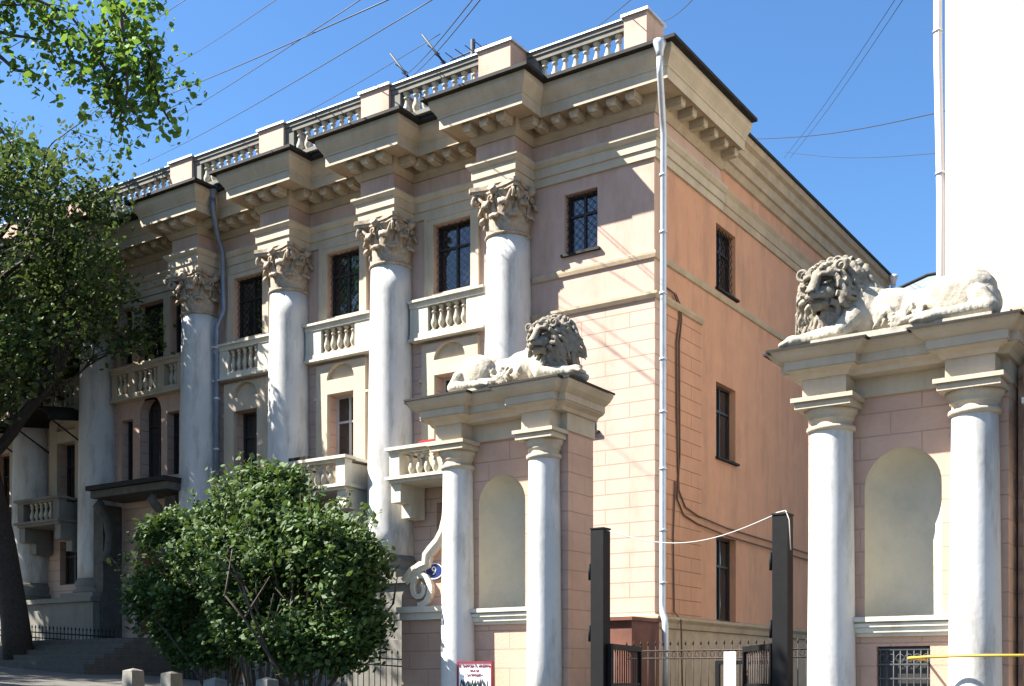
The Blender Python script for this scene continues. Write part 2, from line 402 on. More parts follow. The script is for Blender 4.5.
# ---- windows
diag = True
def window(fr, a0, a1, z0, z1, style='lattice', depth=.22, par=bld, frame_m='frame'):
    f = MB(); t = .055; e = .002
    A0, A1, Z0, Z1 = a0+e, a1-e, z0+e, z1-e
    d0, d1 = -depth-.05, -depth+.03
    f.box(A0, A0+t, d0, d1, Z0, Z1, fr); f.box(A1-t, A1, d0, d1, Z0, Z1, fr)
    f.box(A0+t, A1-t, d0, d1, Z0, Z0+t, fr); f.box(A0+t, A1-t, d0, d1, Z1-t, Z1, fr)
    c = (a0+a1)/2; zt = z0+(z1-z0)*.66
    f.box(c-.03, c+.03, d0+.01, d1-.01, Z0+t, Z1-t, fr)
    f.box(A0+t, c-.03, d0+.01, d1-.01, zt-.03, zt+.03, fr); f.box(c+.03, A1-t, d0+.01, d1-.01, zt-.03, zt+.03, fr)
    w_ = f.build('window', M[frame_m], par)
    g = MB(); g.add([fr(A0, -depth-.02, Z0), fr(A1, -depth-.02, Z0), fr(A1, -depth-.02, Z1), fr(A0, -depth-.02, Z1)], [(0, 1, 2, 3)]); g.build('pane', M['glass'], w_)
    if style == 'lattice':
        g = MB(); dd = -depth+.11; s = .2; r = .0065
        W = A1-A0; H = Z1-Z0; k = -int(H/s)-1
        while k*s < W+.01:
            # rising diagonal a = k*s + t , z = t
            for sg in (0, 1):
                t0 = max(0, -k*s); t1 = min(H, W-k*s)
                if t1 > t0+.02:
                    if sg == 0: p, q = (A0+k*s+t0, Z0+t0), (A0+k*s+t1, Z0+t1)
                    else: p, q = (A1-k*s-t0, Z0+t0), (A1-k*s-t1, Z0+t1)
                    g.tube([fr(p[0], dd, p[1]), fr(q[0], dd, q[1])], r, 4, smooth=False)
            k += 1
        g.build('lattice', M['iron'], w_)
    return w_
for i, (a0, a1, z0, z1) in enumerate(upH):
    w_ = window(FA, a0, a1, z0, z1, 'lattice' if a0 > -20 else 'plain')
    s = MB(); s.plate([(a0-.22, z0-.1), (a1+.22, z0-.1), (a1+.22, z1+.19), (a0-.22, z1+.19)], [rect(a0-.001, a1+.001, z0, z1)], 0.001, .06, FA)
    s.plate([(a0-.27, z0-.1), (a1+.27, z0-.1), (a1+.27, z1+.195), (a0-.27, z1+.195)], [[(a0-.18, z0-.099), (a1+.18, z0-.099), (a1+.18, z1+.14), (a0-.18, z1+.14)]], 0.001, .085, FA)
    s.build('window_surround', M['cream'], bld)
for a0, a1, z0, z1 in ent_up:
    window(FA, a0, a1, z0, z1, 'plain')
s = MB(); s.plate(rect(e0-1.62, e0+1.62, 11.5, 13.58), [rect(*h) for h in ent_up], .001, .07, FA); s.build('window_surround', M['cream'], bld)
for a0, a1, z0, z1 in ent_lo: window(FA, a0, a1, z0, z1, 'plain')
w_ = window(FA, ent_arch[0], ent_arch[1], ent_arch[2], 10.46, 'plain', depth=.3)
s = MB(); s.plate(rect(e0-1.6, e0+1.55, 7.7, 10.4), [rect(*h) for h in ent_lo]+[arch(*ent_arch)], .031, .07, FA, side=True); s.build('arcade_surround', M['pink'], bld)
for i, (a0, a1, z0, z1) in enumerate(loH):
    window(FA, a0, a1, z0, z1, 'plain', depth=.26, frame_m='wframe' if i in (0, 1) else 'frame')
    c = (a0+a1)/2
    s = MB()
    lun = [(c-.5, 9.86)]+[(c+.5*cos(pi*k/12), 9.86+.42*sin(pi*k/12)) for k in range(13)][:-1]
    s.plate([(a0-.42, 6.9), (a1+.42, 6.9), (a1+.42, 9.35), (a1+.52, 9.36), (a1+.52, 9.42), (a1+.42, 9.43), (a1+.42, 10.30), (a0-.42, 10.30), (a0-.42, 9.43), (a0-.52, 9.42), (a0-.52, 9.36), (a0-.42, 9.35)],
            [rect(a0-.001, a1+.001, z0, z1), lun], .031, .16, FA)
    s.box(c-.6, c+.6, .0315, .04, 9.8, 10.28, FA)
    s.build('window_surround', M['cream'], bld)
for a0, a1, z0, z1 in grH: window(FA, a0, a1, z0, z1, 'plain')
cw = window(FA, *cor_up, 'lattice'); window(FA, *cor_lo, 'plain')
s = MB(); s.box(cor_up[0]-.06, cor_up[1]+.08, 0, .09, cor_up[2]-.07, cor_up[2]-.01, FA); s.build('window_sill', M['tin'], bld)
s = MB(); s.box(cor_lo[0]-.06, cor_lo[1]+.08, 0.03, .12, cor_lo[2]-.07, cor_lo[2]-.01, FA); s.build('window_sill', M['tin'], bld)
for k, h in enumerate(bh):
    window(FB, *h, 'lattice' if k == 2 else 'plain', depth=.2)
    s = MB(); s.box(h[0]-.05, h[1]+.08, 0, .09, h[2]-.06, h[2]-.005, FB); s.build('window_sill', M['tin'], bld)
# entrance door
s = MB(); s.box(e0-.79, e0+.79, -.25, -.2, 2.3, 5.79, FA)
for k in range(2):
    for j in range(3): s.box(e0-.68+k*.74, e0-.06+k*.74, -.2, -.17, 2.45+j*1.1, 3.4+j*1.1, FA)
s.build('entrance_door', M['brown'], bld)

# ---- columns and Corinthian capitals
def leafstrip(mb, base_r, z0, h, out, ang, wd, curl=1.0):
    nu, nv = 6, 8; vs = []
    for j in range(nv+1):
        t = j/nv
        if t < .75:
            rr = base_r+out*.35*t*t; z = z0+h*t/.8
        else:
            q = (t-.75)/.25; rr = base_r+out*(.2+.8*sin(q*pi*.5)); z = z0+h*(.94+.10*sin(q*pi)-.16*q*q*curl)
        ww = wd*(.8+.35*sin(t*pi*.9))*(1-.55*max(0, t-.6)/.4)
        ww *= 1+.12*cos(t*26)
        for i in range(nu+1):
            s_ = (i/nu-.5)*2; a = ang+s_*ww/base_r*.5
            rz = rr+.035*(1-abs(s_))*(1-t*.3)+.012*cos(s_*9)
            vs.append((rz*cos(a), rz*sin(a), z-.02*abs(s_)*t))
    k = nu+1; n0 = len(vs)
    back = [(x*.93, y*.93, z-.01) for x, y, z in vs]
    fs = [(j*k+i, j*k+i+1, (j+1)*k+i+1, (j+1)*k+i) for j in range(nv) for i in range(nu)]
    fb = [tuple(x+n0 for x in f[::-1]) for f in fs]
    rim = [j*k for j in range(nv+1)]+[nv*k+i for i in range(1, nu+1)]+[j*k+nu for j in range(nv-1, -1, -1)]
    fr_ = [(rim[q], rim[q+1], rim[q+1]+n0, rim[q]+n0) for q in range(len(rim)-1)]
    mb.add(vs+back, fs+fb+fr_, True)
cap = MB(); r0 = .50
cap.lathe([(r0+.02, 0), (r0+.075, .02), (r0+.09, .05), (r0+.075, .08), (r0, .10), (r0-.02, .3), (r0, .7), (r0+.12, 1.02), (r0+.16, 1.06)], 32)
for k in range(8): leafstrip(cap, r0+.01, .08, .42, .20, k*pi/4, .40)
for k in range(8): leafstrip(cap, r0+.01, .1, .74, .24, k*pi/4+pi/8, .36)
for k in range(4):                                     # corner volutes
    a = pi/4+k*pi/2; d = Vector((cos(a), sin(a), 0)); q = Vector((-sin(a), cos(a), 0))
    for sgn in (-1, 1):
        pts = [d*(r0-.02)+q*sgn*.22+Vector((0, 0, .55)), d*(r0+.08)+q*sgn*.16+Vector((0, 0, .78)), d*(r0+.26)+q*sgn*.08+Vector((0, 0, .98))]
        cc = d*(r0+.30)+Vector((0, 0, .90))
        for j in range(11):
            th = pi*.6-j*.62; rr = .13*(1-j/13)
            pts.append(cc+d*rr*cos(th)+Vector((0, 0, 1))*rr*sin(th)+q*sgn*(.05))
        cap.tube(pts, [.05]*3+[.045-.002*j for j in range(11)], 7)
    for sgn in (-1, 1):                                # inner helices
        aa = k*pi/2; d2 = Vector((cos(aa), sin(aa), 0)); q2 = Vector((-sin(aa), cos(aa), 0))
        pts = [d2*(r0+.0)+q2*sgn*.2+Vector((0, 0, .6)), d2*(r0+.07)+q2*sgn*.18+Vector((0, 0, .82))]
        for j in range(8):
            th = j*.7; rr = .08*(1-j/10); pts.append(d2*(r0+.12)+q2*sgn*(.1+rr*cos(th))+Vector((0, 0, .9+rr*sin(th))))
        cap.tube(pts, .03, 6)
    a = k*pi/2; cap.tube([(cos(a)*(r0+.02), sin(a)*(r0+.02), 1.0), (cos(a)*(r0+.26), sin(a)*(r0+.26), 1.12)], [.09, .1], 8)
ab = []
for k in range(4):                                     # abacus with concave sides
    a = pi/4+k*pi/2
    for da, rr in ((-.07, .98), (.07, .98)): ab.append((rr*cos(a+da), rr*sin(a+da)))
    for t in (.2, .4, .6, .8):
        p = Vector((.98*cos(a+.07), .98*sin(a+.07))).lerp(Vector((.98*cos(a+pi/2-.07), .98*sin(a+pi/2-.07))), t)
        nn = Vector((cos(a+pi/4), sin(a+pi/4))); ab.append(tuple(p-nn*.14*sin(pi*t)))
for z0, z1, sc_ in ((1.04, 1.12, .93), (1.12, 1.22, 1.0)):
    n = len(ab); vs = [(x*sc_, y*sc_, z0) for x, y in ab]+[(x*sc_, y*sc_, z1) for x, y in ab]
    cap.add(vs, [tuple(range(n))[::-1], tuple(range(n, 2*n))]+[(i, (i+1) % n, (i+1) % n+n, i+n) for i in range(n)])
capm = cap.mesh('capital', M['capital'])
sh = MB(); prof = []
for i in range(13):
    t = i/12; prof.append((R1*1.09-(R1*1.09-R1*.93)*max(0, (t-.2)/.8)**1.4, t*(ZN-ZP-.62)))
sh.lathe(prof, 56); colm = sh.mesh('column', M['column'])
bs = MB(); bs.lathe([(R1*1.09+.02, .62), (R1*1.12, .56), (R1*1.22, .5), (R1*1.26, .44), (R1*1.22, .38), (R1*1.16, .34), (R1*1.16, .3), (R1*1.3, .26), (R1*1.36, .2), (R1*1.3, .14)], 40); bs.box(-.82, .82, -.82, .6, 0, .14)
basm = bs.mesh('base', M['grey'])
for cx in COLX:
    co = put(colm, 'column', bld, (cx, YC, ZP+.62)); co.matrix_parent_inverse = Matrix()
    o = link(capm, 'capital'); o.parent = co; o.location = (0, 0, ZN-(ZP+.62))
    o = link(basm, 'base'); o.parent = co; o.location = (0, 0, -.62)

# ---- balustrades
def bal_mesh(h, r, name='baluster'):
    m_ = MB(); P = [(.95, 0), (.95, .06), (.55, .08), (.5, .12), (.8, .2), (1, .3), (.95, .38), (.55, .56), (.42, .68), (.45, .72), (.75, .74), (.75, .79), (.5, .81), (.6, .86), (.95, .93), (.95, 1)]
    m_.lathe([(r*a, h*z) for a, z in P], 12); return m_.mesh(name, M['baluster'])
B1 = bal_mesh(.66, .085); B2 = bal_mesh(.62, .085); B3 = bal_mesh(.65, .10)
# upper floor window balustrades
for i, c in reg+[(3, e0)]:
    hw = 1.2 if i != 3 else 1.65
    b = MB()
    b.box(c-hw, c+hw, .001, .34, 10.40, 10.46, FA); b.box(c-hw, c+hw, .001, .28, 10.46, 10.60, FA)
    b.box(c-hw, c+hw, .001, .36, 11.40, 11.46, FA); b.box(c-hw, c+hw, .001, .29, 11.27, 11.40, FA)
    ped = [(c-hw, c-.62), (c+.62, c+hw)] if i != 3 else [(c-hw, c-hw+.2), (c-.85, c-.55), (c+.55, c+.85), (c+hw-.2, c+hw)]
    for p0, p1 in ped: b.box(p0, p1, .001, .26, 10.6, 11.27, FA)
    bb = b.build('balustrade', M['white' if i < 3 else 'cream'], bld)
    xs_ = [c-.48+.24*k for k in range(5)] if i != 3 else [c-1.3, c-1.1, c-.36, c-.12, c+.12, c+.36, c+1.1, c+1.3]
    for x in xs_: put(B1, 'baluster', bb, (x, -.16, 10.605))
# first floor projecting balconies
for i, c in reg:
    if i == 2: continue
    b = MB(); c -= .02
    b.box(c-1.1, c+1.1, .121, 1.2, 6.58, 6.72, FA); b.box(c-1.2, c+1.2, .121, 1.28, 6.66, 6.74, FA)
    for s_ in (-1, 1):
        x = c+s_*.95
        b.box(x-.15, x+.15, .121, 1.12, 6.1, 6.58, FA); b.box(x-.15, x+.15, .121, .7, 5.75, 6.1, FA)
        b.box(x-.16, x+.16, .9, 1.18, 6.74, 7.33, FA)
        b.box(x-.1, x+.1, .121, .9, 6.74, 7.33, FA)
    b.box(c-1.2, c+1.2, .85, 1.28, 7.40, 7.48, FA); b.box(c-1.12, c+1.12, .9, 1.2, 7.33, 7.40, FA)
    for s_ in (-1, 1): b.box(c+s_*1.0-.19, c+s_*1.0+.19, .121, .85, 7.38, 7.46, FA)
    bo = b.build('balcony', M['white' if i < 3 else 'grey'], bld)  # left balconies get a darker plaster standing in for tree shade
    for k in range(5): put(B2, 'baluster', bo, (c-.5+.25*k, -1.04, 6.725))
    tag_ = MB()
# entrance canopy slab with scroll brackets
b = MB(); b.box(e0-1.3, e0+2.35, .121, 1.5, 7.42, 7.56, FA); b.build('canopy', M['tin'], bld)
b = MB(); b.box(e0-1.25, e0+2.3, .121, 1.35, 7.2, 7.415, FA)
for x in (e0-1.05, e0+1.5):
    pts = [(x, -1.1, 7.1), (x, -1.25, 6.95), (x, -1.1, 6.8), (x, -.9, 6.6), (x, -.8, 6.1), (x, -.85, 5.6), (x, -.95, 5.4), (x, -.8, 5.25)]
    b.tube(pts, [.12, .14, .14, .13, .12, .13, .14, .1], 8)
b.build('canopy_bracket', M['darkstone'], bld)
for xa_ in (e0-1.9, e0+1.47):
    b = MB(); b.box(xa_, xa_+.47, .04, .75, 2, 7.1, FA); b.build('portal_pier', M['darkstone'], bld)
# vaulted awnings on the left
for c in ((-21.6), (-25.2)):
    b = MB(); vs = []
    for k in range(13):
        a = pi*k/12; vs += [(c-1.0*cos(a), -1.5, 9.9+.5*sin(a)), (c-1.0*cos(a), -.13, 10.1+.5*sin(a))]
    b.add(vs, [(2*k, 2*k+1, 2*k+3, 2*k+2) for k in range(12)], True)
    b.add([(x, y, z-.06) for x, y, z in vs], [(2*k, 2*k+2, 2*k+3, 2*k+1) for k in range(12)], True)
    b.tube([(x, y, z-.03) for x, y, z in vs[::2]], .05, 6); b.tube([(c-1, -1.5, 9.9), (c-1, -.1, 9.2)], .03, 6); b.tube([(c+1, -1.5, 9.9), (c+1, -.1, 9.2)], .03, 6)
    b.build('awning', M['tin'], bld)

# ---- roof parapet
yb = -.3; par = MB()
peds = []
for cx in COLX: peds.append((cx-.27, cx+.66, -1.15, .0))
peds.append((-.52, .06, -.5, .35))
peds.sort()
pe = MB(); pc = MB()
for a, c_, y0, y1 in peds:
    pass
for a, c_, y0, y1 in peds:
    pe = MB(); pe.box(a, c_, y0, y1, 15.72, 16.76); pp = pe.build('parapet_pedestal', M['pink'], bld)
    pc = MB(); pc.box(a-.06, c_+.06, y0-.06, y1+.06, 16.76, 16.82); pc.build('pedestal_capping', M['zinc'], pp)
b = MB(); yof = lambda i: -.3 if i == len(peds)-2 else -.95
for i in range(len(peds)-1):
    a, c_ = peds[i][1], peds[i+1][0]; yb = yof(i)
    b.box(a+.002, c_-.002, yb-.15, yb+.13, 16.64, 16.74); b.box(a+.002, c_-.002, yb-.12, yb+.10, 16.52, 16.64)
    b.box(a+.002, c_-.002, yb-.14, yb+.14, 15.80, 15.9)
    b.box(a+.002, a+.3, yb-.11, yb+.11, 15.9, 16.52)
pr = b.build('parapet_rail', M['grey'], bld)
b = MB()
for i in range(len(peds)-1):
    yb = yof(i); b.box(peds[i][1]+.07, peds[i+1][0]-.07, yb-.19, yb+.17, 16.742, 16.775)
b.build('rail_capping', M['zinc'], pr)
for i in range(len(peds)-1):
    a, c_ = peds[i][1]+.3, peds[i+1][0]; L = c_-a
    if c_ < -24: continue
    n = max(2, int(L/.29))
    for k in range(n): put(B3, 'baluster', pr, (a+.13+(L-.2)*k/(n-.4), yof(i), 15.88))
# antennas on the roof
for k, (x, y, h, kind) in enumerate([(-7.3, 3.0, 3.7, 1), (-8.0, 3.0, 3.5, 0), (-9.2, 3.0, 3.3, 0)]):
    b = MB()
    z0 = 16.2
    if kind: b.tube([(x, y, z0), (x, y, z0+h)], .07, 6); b.tube([(x-.8, y, z0+h-.35), (x+.5, y, z0+h-.3)], .025, 5)
    else: b.tube([(x, y, z0), (x, y, z0+h-.5)], .03, 6); b.tube([(x, y, z0+h-.6), (x-.9, y-.3, z0+h+.7)], .035, 5)
    for j in range(4):
        if kind: b.tube([(x-.7+.35*j, y-.4, z0+h-.33), (x-.7+.35*j, y+.4, z0+h-.33)], .012, 4)
        else: b.tube([(x-.2*j, y-.3-.05*j, z0+h-.6+.28*j), (x-.2*j, y+.3-.05*j, z0+h-.6+.28*j)], .012, 4)
    tag(b.build('roof_antenna', M['wire']), ['thick upright aerial mast with a crossbar behind the roof parapet', 'slanting thin aerial rod in the middle behind the parapet', 'leftmost slanting thin aerial rod behind the roof parapet'][k], 'antenna', 'aerials on the roof')

# ---- drainpipes and cables
def pipe(pts, r, m, label, name='drainpipe', n=12, brk=None, funnel=True):
    b = MB(); b.tube(pts, r, n)
    if funnel:
        x, y, z = pts[0]
        b.lathe([(r, -.02), (r*1.2, .1), (r*1.9, .25), (r*2.0, .34)], 14, (x, y, z))
    o = b.build(name, m)
    tag(o, label, 'drainpipe')
    if brk:
        for (x, y, z) in brk: c = MB(); c.lathe([(r+.004, -.03), (r+.018, -.03), (r+.018, .03), (r+.004, .03)], 12, (x, y, z)); c.box(x-.012, x+.012, y, y+r+.1, z-.012, z+.012); link(c.mesh('bracket', M['zinc']), 'bracket', o)
    return o
pipe([(.62, -.95, 15.35), (.6, -.9, 15.0), (.36, -.3, 14.4), (.3, -.12, 14.0), (.27, -.12, 3.3), (.3, -.16, 3.1), (.42, -.3, 2.95), (.45, -.34, 2.8), (.45, -.34, .9)], .075, M['zinc'],
     'silver galvanised drainpipe running down the right corner of the pink mansion', brk=[(.29, -.12, z) for z in (13.1, 11.8, 10.4, 8.9, 7.7, 6.4, 5.0, 3.8)])
pipe([(-13.62, -1.02, 15.45), (-13.62, -1.0, 15.1), (-14.0, -.5, 14.6), (-14.05, -.25, 14.2), (-14.05, -.2, 12.5), (-14.25, -.3, 12.0), (-14.25, -.3, 4.3)], .08, M['bluepipe'],
     'bluish metal drainpipe beside a tall white column in the middle of the facade', brk=[(-14.25, -.3, z) for z in (11.4, 9.9, 8.4, 6.9)])
pipe([(.55, 17.3, 15.4), (.5, 17.25, 14.9), (.15, 17.1, 14.3), (.12, 17.1, 3.4)], .08, M['lightpipe'], 'short drainpipe bend under the far eave of the side wall')
for j, (off, lab) in enumerate(((0, 'upper brown cable looping down the mansion side wall behind the drainpipe'), (.1, 'lower brown cable looping down the mansion side wall behind the drainpipe'))):
    pts = [(.07, .35, 10.75), (.07, .9+off, 10.72), (.07, 1.15+off, 10.5), (.07, 1.2+off, 10.2), (.07, 1.02+off*1.5, 9.6), (.07, 1.04+off*1.5, 8), (.07, 1.1+off, 6.9), (.07, 1.15-off, 6.1-off*2), (.07, 1.5-off, 5.75-off*2), (.07, 2.2, 5.62-off*2), (.07, 4, 5.5-off*2), (.07, 7, 5.45-off*2), (.07, 12, 5.35-off*2)]
    b = MB(); b.tube(pts, .022, 6); tag(b.build('wall_cable', M['cable']), lab, 'cable', 'cables on the side wall')
b = MB(); b.tube([(.07, .95, 6.3), (.07, .85, 5), (.07, .9, 3.2), (.2, 1.0, 3.0), (.2, 1.1, .8)], .02, 6)
tag(b.build('wall_cable', M['cable']), 'thin brown cable dropping straight to the foot of the side wall', 'cable', 'cables on the side wall')

# cloths on balconies
b = MB(); b.box(-5.95, -5.0, -1.2, -.95, 7.49, 7.56); tag(b.build('red_cloth', M['redcloth']), 'small red folded cloth laid on the right balcony rail', 'cloth')
b = MB(); b.box(-10.4, -9.7, -1.24, -.9, 7.49, 7.58); tag(b.build('dark_planter', M['tin']), 'flat dark planter box lying on the left balcony rail', 'planter')

# ================================================================= cream house at the right
hs = thing('cream_house', 'tall plain cream house with a sunlit blank wall behind the right gate pier', 'building', (7, -2.3, 0))
b = MB(); b.box(7.02, 22, -2.3, 6, 0, 23); b.build('wall', M['creamhouse'], hs)
b = MB(); b.tube([(6.87, -2.2, 22.8), (6.87, -2.2, 13), (6.92, -2.2, 10.5), (6.92, -2.2, .3)], .075, 12)
o = b.build('drainpipe', M['lightpipe']); tag(o, 'pale pinkish drainpipe on the corner of the tall cream house', 'drainpipe')
for z in (19, 16, 13.4, 10.8, 8.3, 5): c = MB(); c.lathe([(.08, -.02), (.095, -.02), (.095, .02), (.08, .02)], 12, (6.87 if z > 12 else 6.915, -2.2, z)); link(c.mesh('bracket', M['zinc']), 'bracket', o)
# low grey roofed house far behind
fh = thing('far_house', 'low house with a grey sheet roof glimpsed between mansion and cream house', 'building', (6, 34, 0))
b = MB(); b.box(-7, 9, 34.5, 44, 0, 20.0); b.build('wall', M['white'], fh)
b = MB(); b.add([(-7.4, 34, 19.7), (9.5, 34, 19.7), (9.5, 44, 19.7), (-7.4, 44, 19.7), (-3.2, 36.5, 21.9), (7, 36.5, 21.9)], [(0, 1, 5, 4), (0, 4, 3), (1, 2, 5), (2, 3, 4, 5), (0, 3, 2, 1)]); b.build('roof', M['greyroof'], fh)
b = MB(); b.tube([(-7.4, 34, 19.75), (-3.2, 36.5, 21.95), (7, 36.5, 21.95)], .09, 6); b.build('ridge', M['tin'], fh)

# ================================================================= gate piers
Y0 = -9.3
def gate_pier(label, xc0, xc1, r, xl, xr, zcap, ztop, nx0, nx1, nz0, nz1, zbase, window_=False, left_open=True, depth=.75):
    root = thing('gate_pier', label, 'gate pier', ((xc0+xc1)/2, Y0, zbase), 'lion gate piers')
    yw = Y0+.12; fr = FY(yw)
    zE = zcap                                           # underside of entablature
    # body with niche hole
    zs = nz1-(nx1-nx0)/2
    holes = [arch(nx0, nx1, nz0, zs, 20)]
    if window_: holes.append(rect(7.83, 8.5, .95, 2.02))
    b = MB(); b.plate(rect(xl, xr, zbase, zE), holes, -.1, 0, fr)
    b.plate([(.101, zbase), (depth, zbase), (depth, zE), (.101, zE)], [], 0, 0.0, lambda a, d, z: (xr, yw+a, z), side=False)
    b.plate([(.101, zbase), (depth, zbase), (depth, zE), (.101, zE)], [], 0, 0.0, lambda a, d, z: (xl, yw+a, z), side=False)
    b.add([(xl, yw+depth, zbase), (xr, yw+depth, zbase), (xr, yw+depth, zE), (xl, yw+depth, zE)], [(0, 1, 2, 3)])
    b.build('pier_body', M['pinkpier'], root)
    # niche: half cylinder + quarter sphere
    nb = MB(); c = (nx0+nx1)/2; rr = (nx1-nx0)/2; dp = min(rr, .46)/rr; vs = []; NA, NZ = 24, 8
    rows = [nz0]+[nz0+(zs-nz0)*k/3 for k in (1, 2, 3)]
    for z in rows:
        for k in range(NA+1):
            a = pi*k/NA; vs.append((c-rr*cos(a), yw+rr*dp*sin(a), z))
    for j in range(1, NZ+1):
        ph = pi/2*j/NZ
        for k in range(NA+1):
            a = pi*k/NA
            # sphere: points on arch plane at a in {0,pi}
            vs.append((c-rr*cos(ph)*cos(a), yw+rr*dp*cos(ph)*sin(a)+0*ph, zs+rr*sin(ph)))
    R_ = len(rows)+NZ; k_ = NA+1
    nb.add(vs, [(j*k_+i, j*k_+i+1, (j+1)*k_+i+1, (j+1)*k_+i) for j in range(R_-1) for i in range(NA)], True)
    nb.add([vs[i] for i in range(k_)], [tuple(range(k_))])
    nb.build('niche', M['niche'], root)
    # sill
    s = MB(); x0, x1 = xc0+r*.75, xc1-r*.75
    zt = nz0-.004
    s.box(x0, x1, 0.002, .16, zt-.06, zt, fr); s.box(x0, x1, 0.002, .10, zt-.2, zt-.06, fr); s.box(x0, x1, 0.002, .13, zt-.13, zt-.085, fr); s.box(x0, x1, .002, .05, zt-.25, zt-.2, fr)
    s.build('niche_sill', M['white'], root)
    if window_:
        s = MB(); s.box(7.83, 8.5, -.098, -.08, .96, 2.01, fr); wv = s.build('window', M['frame'], root)
        g = MB()
        for k in range(8): x = 7.87+k*.085; g.tube([fr(x, -.03, .97), fr(x, -.03, 1.98)], .008, 5)
        for z in (1.1, 1.6, 1.78, 1.97): g.box(7.84, 8.49, -.04, -.02, z, z+.02, fr)
        for k in range(6):
            x = 7.9+k*.11; g.tube([fr(x+.05*cos(t*pi/5), -.03, 1.87+.05*sin(t*pi/5)) for t in range(11)], .006, 4)
        g.build('grille', M['greyiron'], wv)
    # columns
    for cx in (xc0, xc1):
        co = MB(); h = zcap-.33-(zbase)
        pr_ = [(r*1.08, .35), (r*1.08, h*.3), (r*1.03, h*.6), (r*.95, h-.1), (r*.93, h-.06), (r*.93, h-.055)]
        co.lathe([(a, z) for a, z in pr_], 44, (cx, Y0, zbase))
        cob = co.build('column', M['column'], root)
        k = MB(); zc = zcap-.33-.06
        k.lathe([(r*.93, 0), (r*1.08, .02), (r*1.1, .045), (r*1.08, .07), (r*.95, .08), (r*.94, .14), (r*1.0, .15), (r*1.03, .17), (r*1.0, .19), (r*1.15, .24), (r*1.22, .29)], 36, (cx, Y0, zc-.04))
        w1, w2 = r*1.28, r*1.42
        k.box(cx-w1, cx+w1, Y0-w1, Y0+.119, zcap-.14, zcap-.08); k.box(cx-w1*.97, cx+w1*.97, Y0-w1*.97, Y0+.119, zcap-.08, zcap-.055); k.box(cx-w2, cx+w2, Y0-w2, Y0+.119, zcap-.055, zcap)
        k.build('capital', M['cream'], cob)
        k = MB(); k.lathe([(r*1.1, .35), (r*1.25, .3), (r*1.3, .22), (r*1.25, .15)], 32, (cx, Y0, zbase)); k.box(cx-r*1.35, cx+r*1.35, Y0-r*1.35, Y0+.1, zbase, zbase+.15); k.build('base', M['column'], cob)
    # entablature
    q = r*1.0; y1 = yw+depth
    blk = [(xl-.02, y1), (xl-.02, yw-.1)]
    p = [(xl-.02, y1+.02), (xl-.02, yw-.1), (xc0-q, yw-.1), (xc0-q, Y0-q), (xc0+q, Y0-q), (xc0+q, yw-.1), (xc1-q, yw-.1), (xc1-q, Y0-q), (xc1+q, Y0-q), (xc1+q, yw-.1), (xr+.02, yw-.1), (xr+.02, y1+.02)]
    p = [(xl-.02, y1+.02), (xl-.02, yw-.06)] + ([(xc0-q, yw-.06)] if xc0-q > xl+.01 else []) + [(xc0-q, Y0-q) if xc0-q > xl+.01 else (xl-.02, Y0-q), (xc0+q, Y0-q), (xc0+q, yw-.06), (xc1-q, yw-.06), (xc1-q, Y0-q)] \
        + [(xc1+q, Y0-q), (xc1+q, yw-.06)]+[(xr+.02, yw-.06), (xr+.02, y1+.02)]
    if xc0-q <= xl+.01: p.pop(1)
    H = ztop-zcap
    e = MB(); e.sweep(p, [(0, zcap+.001), (0, zcap+H*.42)]); e.box(xl+.1, xr-.1, yw, y1-.05, zcap+.002, ztop-.02); e.add([(x, y, zcap+.001) for x, y in p], [tuple(range(len(p)))])
    e.build('frieze', M['cream'], root)
    # cornice: shallower breaks
    d_ = .13
    pc_ = [(xl-.02, y1+.02), (xl-.02, Y0-q+d_), (xc0-q, Y0-q+d_), (xc0-q, Y0-q), (xc0+q, Y0-q), (xc0+q, Y0-q+d_), (xc1-q, Y0-q+d_), (xc1-q, Y0-q), (xc1+q, Y0-q), (xc1+q, Y0-q+d_), (xr+.02, Y0-q+d_), (xr+.02, y1+.02)]
    if xc0-q <= xl+.03: pc_ = [(xc0-q, y1+.02), (xc0-q, Y0-q)]+pc_[4:]
    if xc1+q >= xr-.03: pc_ = pc_[:-4]+[(xc1+q, Y0-q), (xc1+q, y1+.02)]
    e = MB(); z = zcap+H*.40
    e.sweep(pc_, [(-.24, z), (.04, z), (.07, z+.05), (.16, z+.09), (.16, z+.11), (.18, z+.11), (.18, z+.21), (.2, z+.22), (.27, z+.27), (.33, z+.345), (.33, ztop-.03), (0, ztop)])
    e.build('cornice', M['cream'], root)
    e = MB(); e.sweep(pc_, [(.335, ztop-.03), (.36, ztop-.035), (.36, ztop-.005), (0, ztop+.05)], cap=False)
    e.box(xl-.1, xr+.1, Y0-q+.1, y1+.1, ztop-.05, ztop+.05)
    e.build('metal_cover', M['tin'], root)
    return root, yw
lp, yw = gate_pier('left gate pier with round niche and a lion looking over its cornice', 1.25, 2.87, .25, 0.92, 3.22, 5.33, 6.0, 1.575, 2.45, 2.71, 4.79, .5)
rp, _ = gate_pier('right gate pier with sunlit niche above a small barred window', 7.28, 9.06, .285, 6.93, 9.42, 5.22, 5.83, 7.68, 8.64, 2.4, 4.54, .05, window_=True)

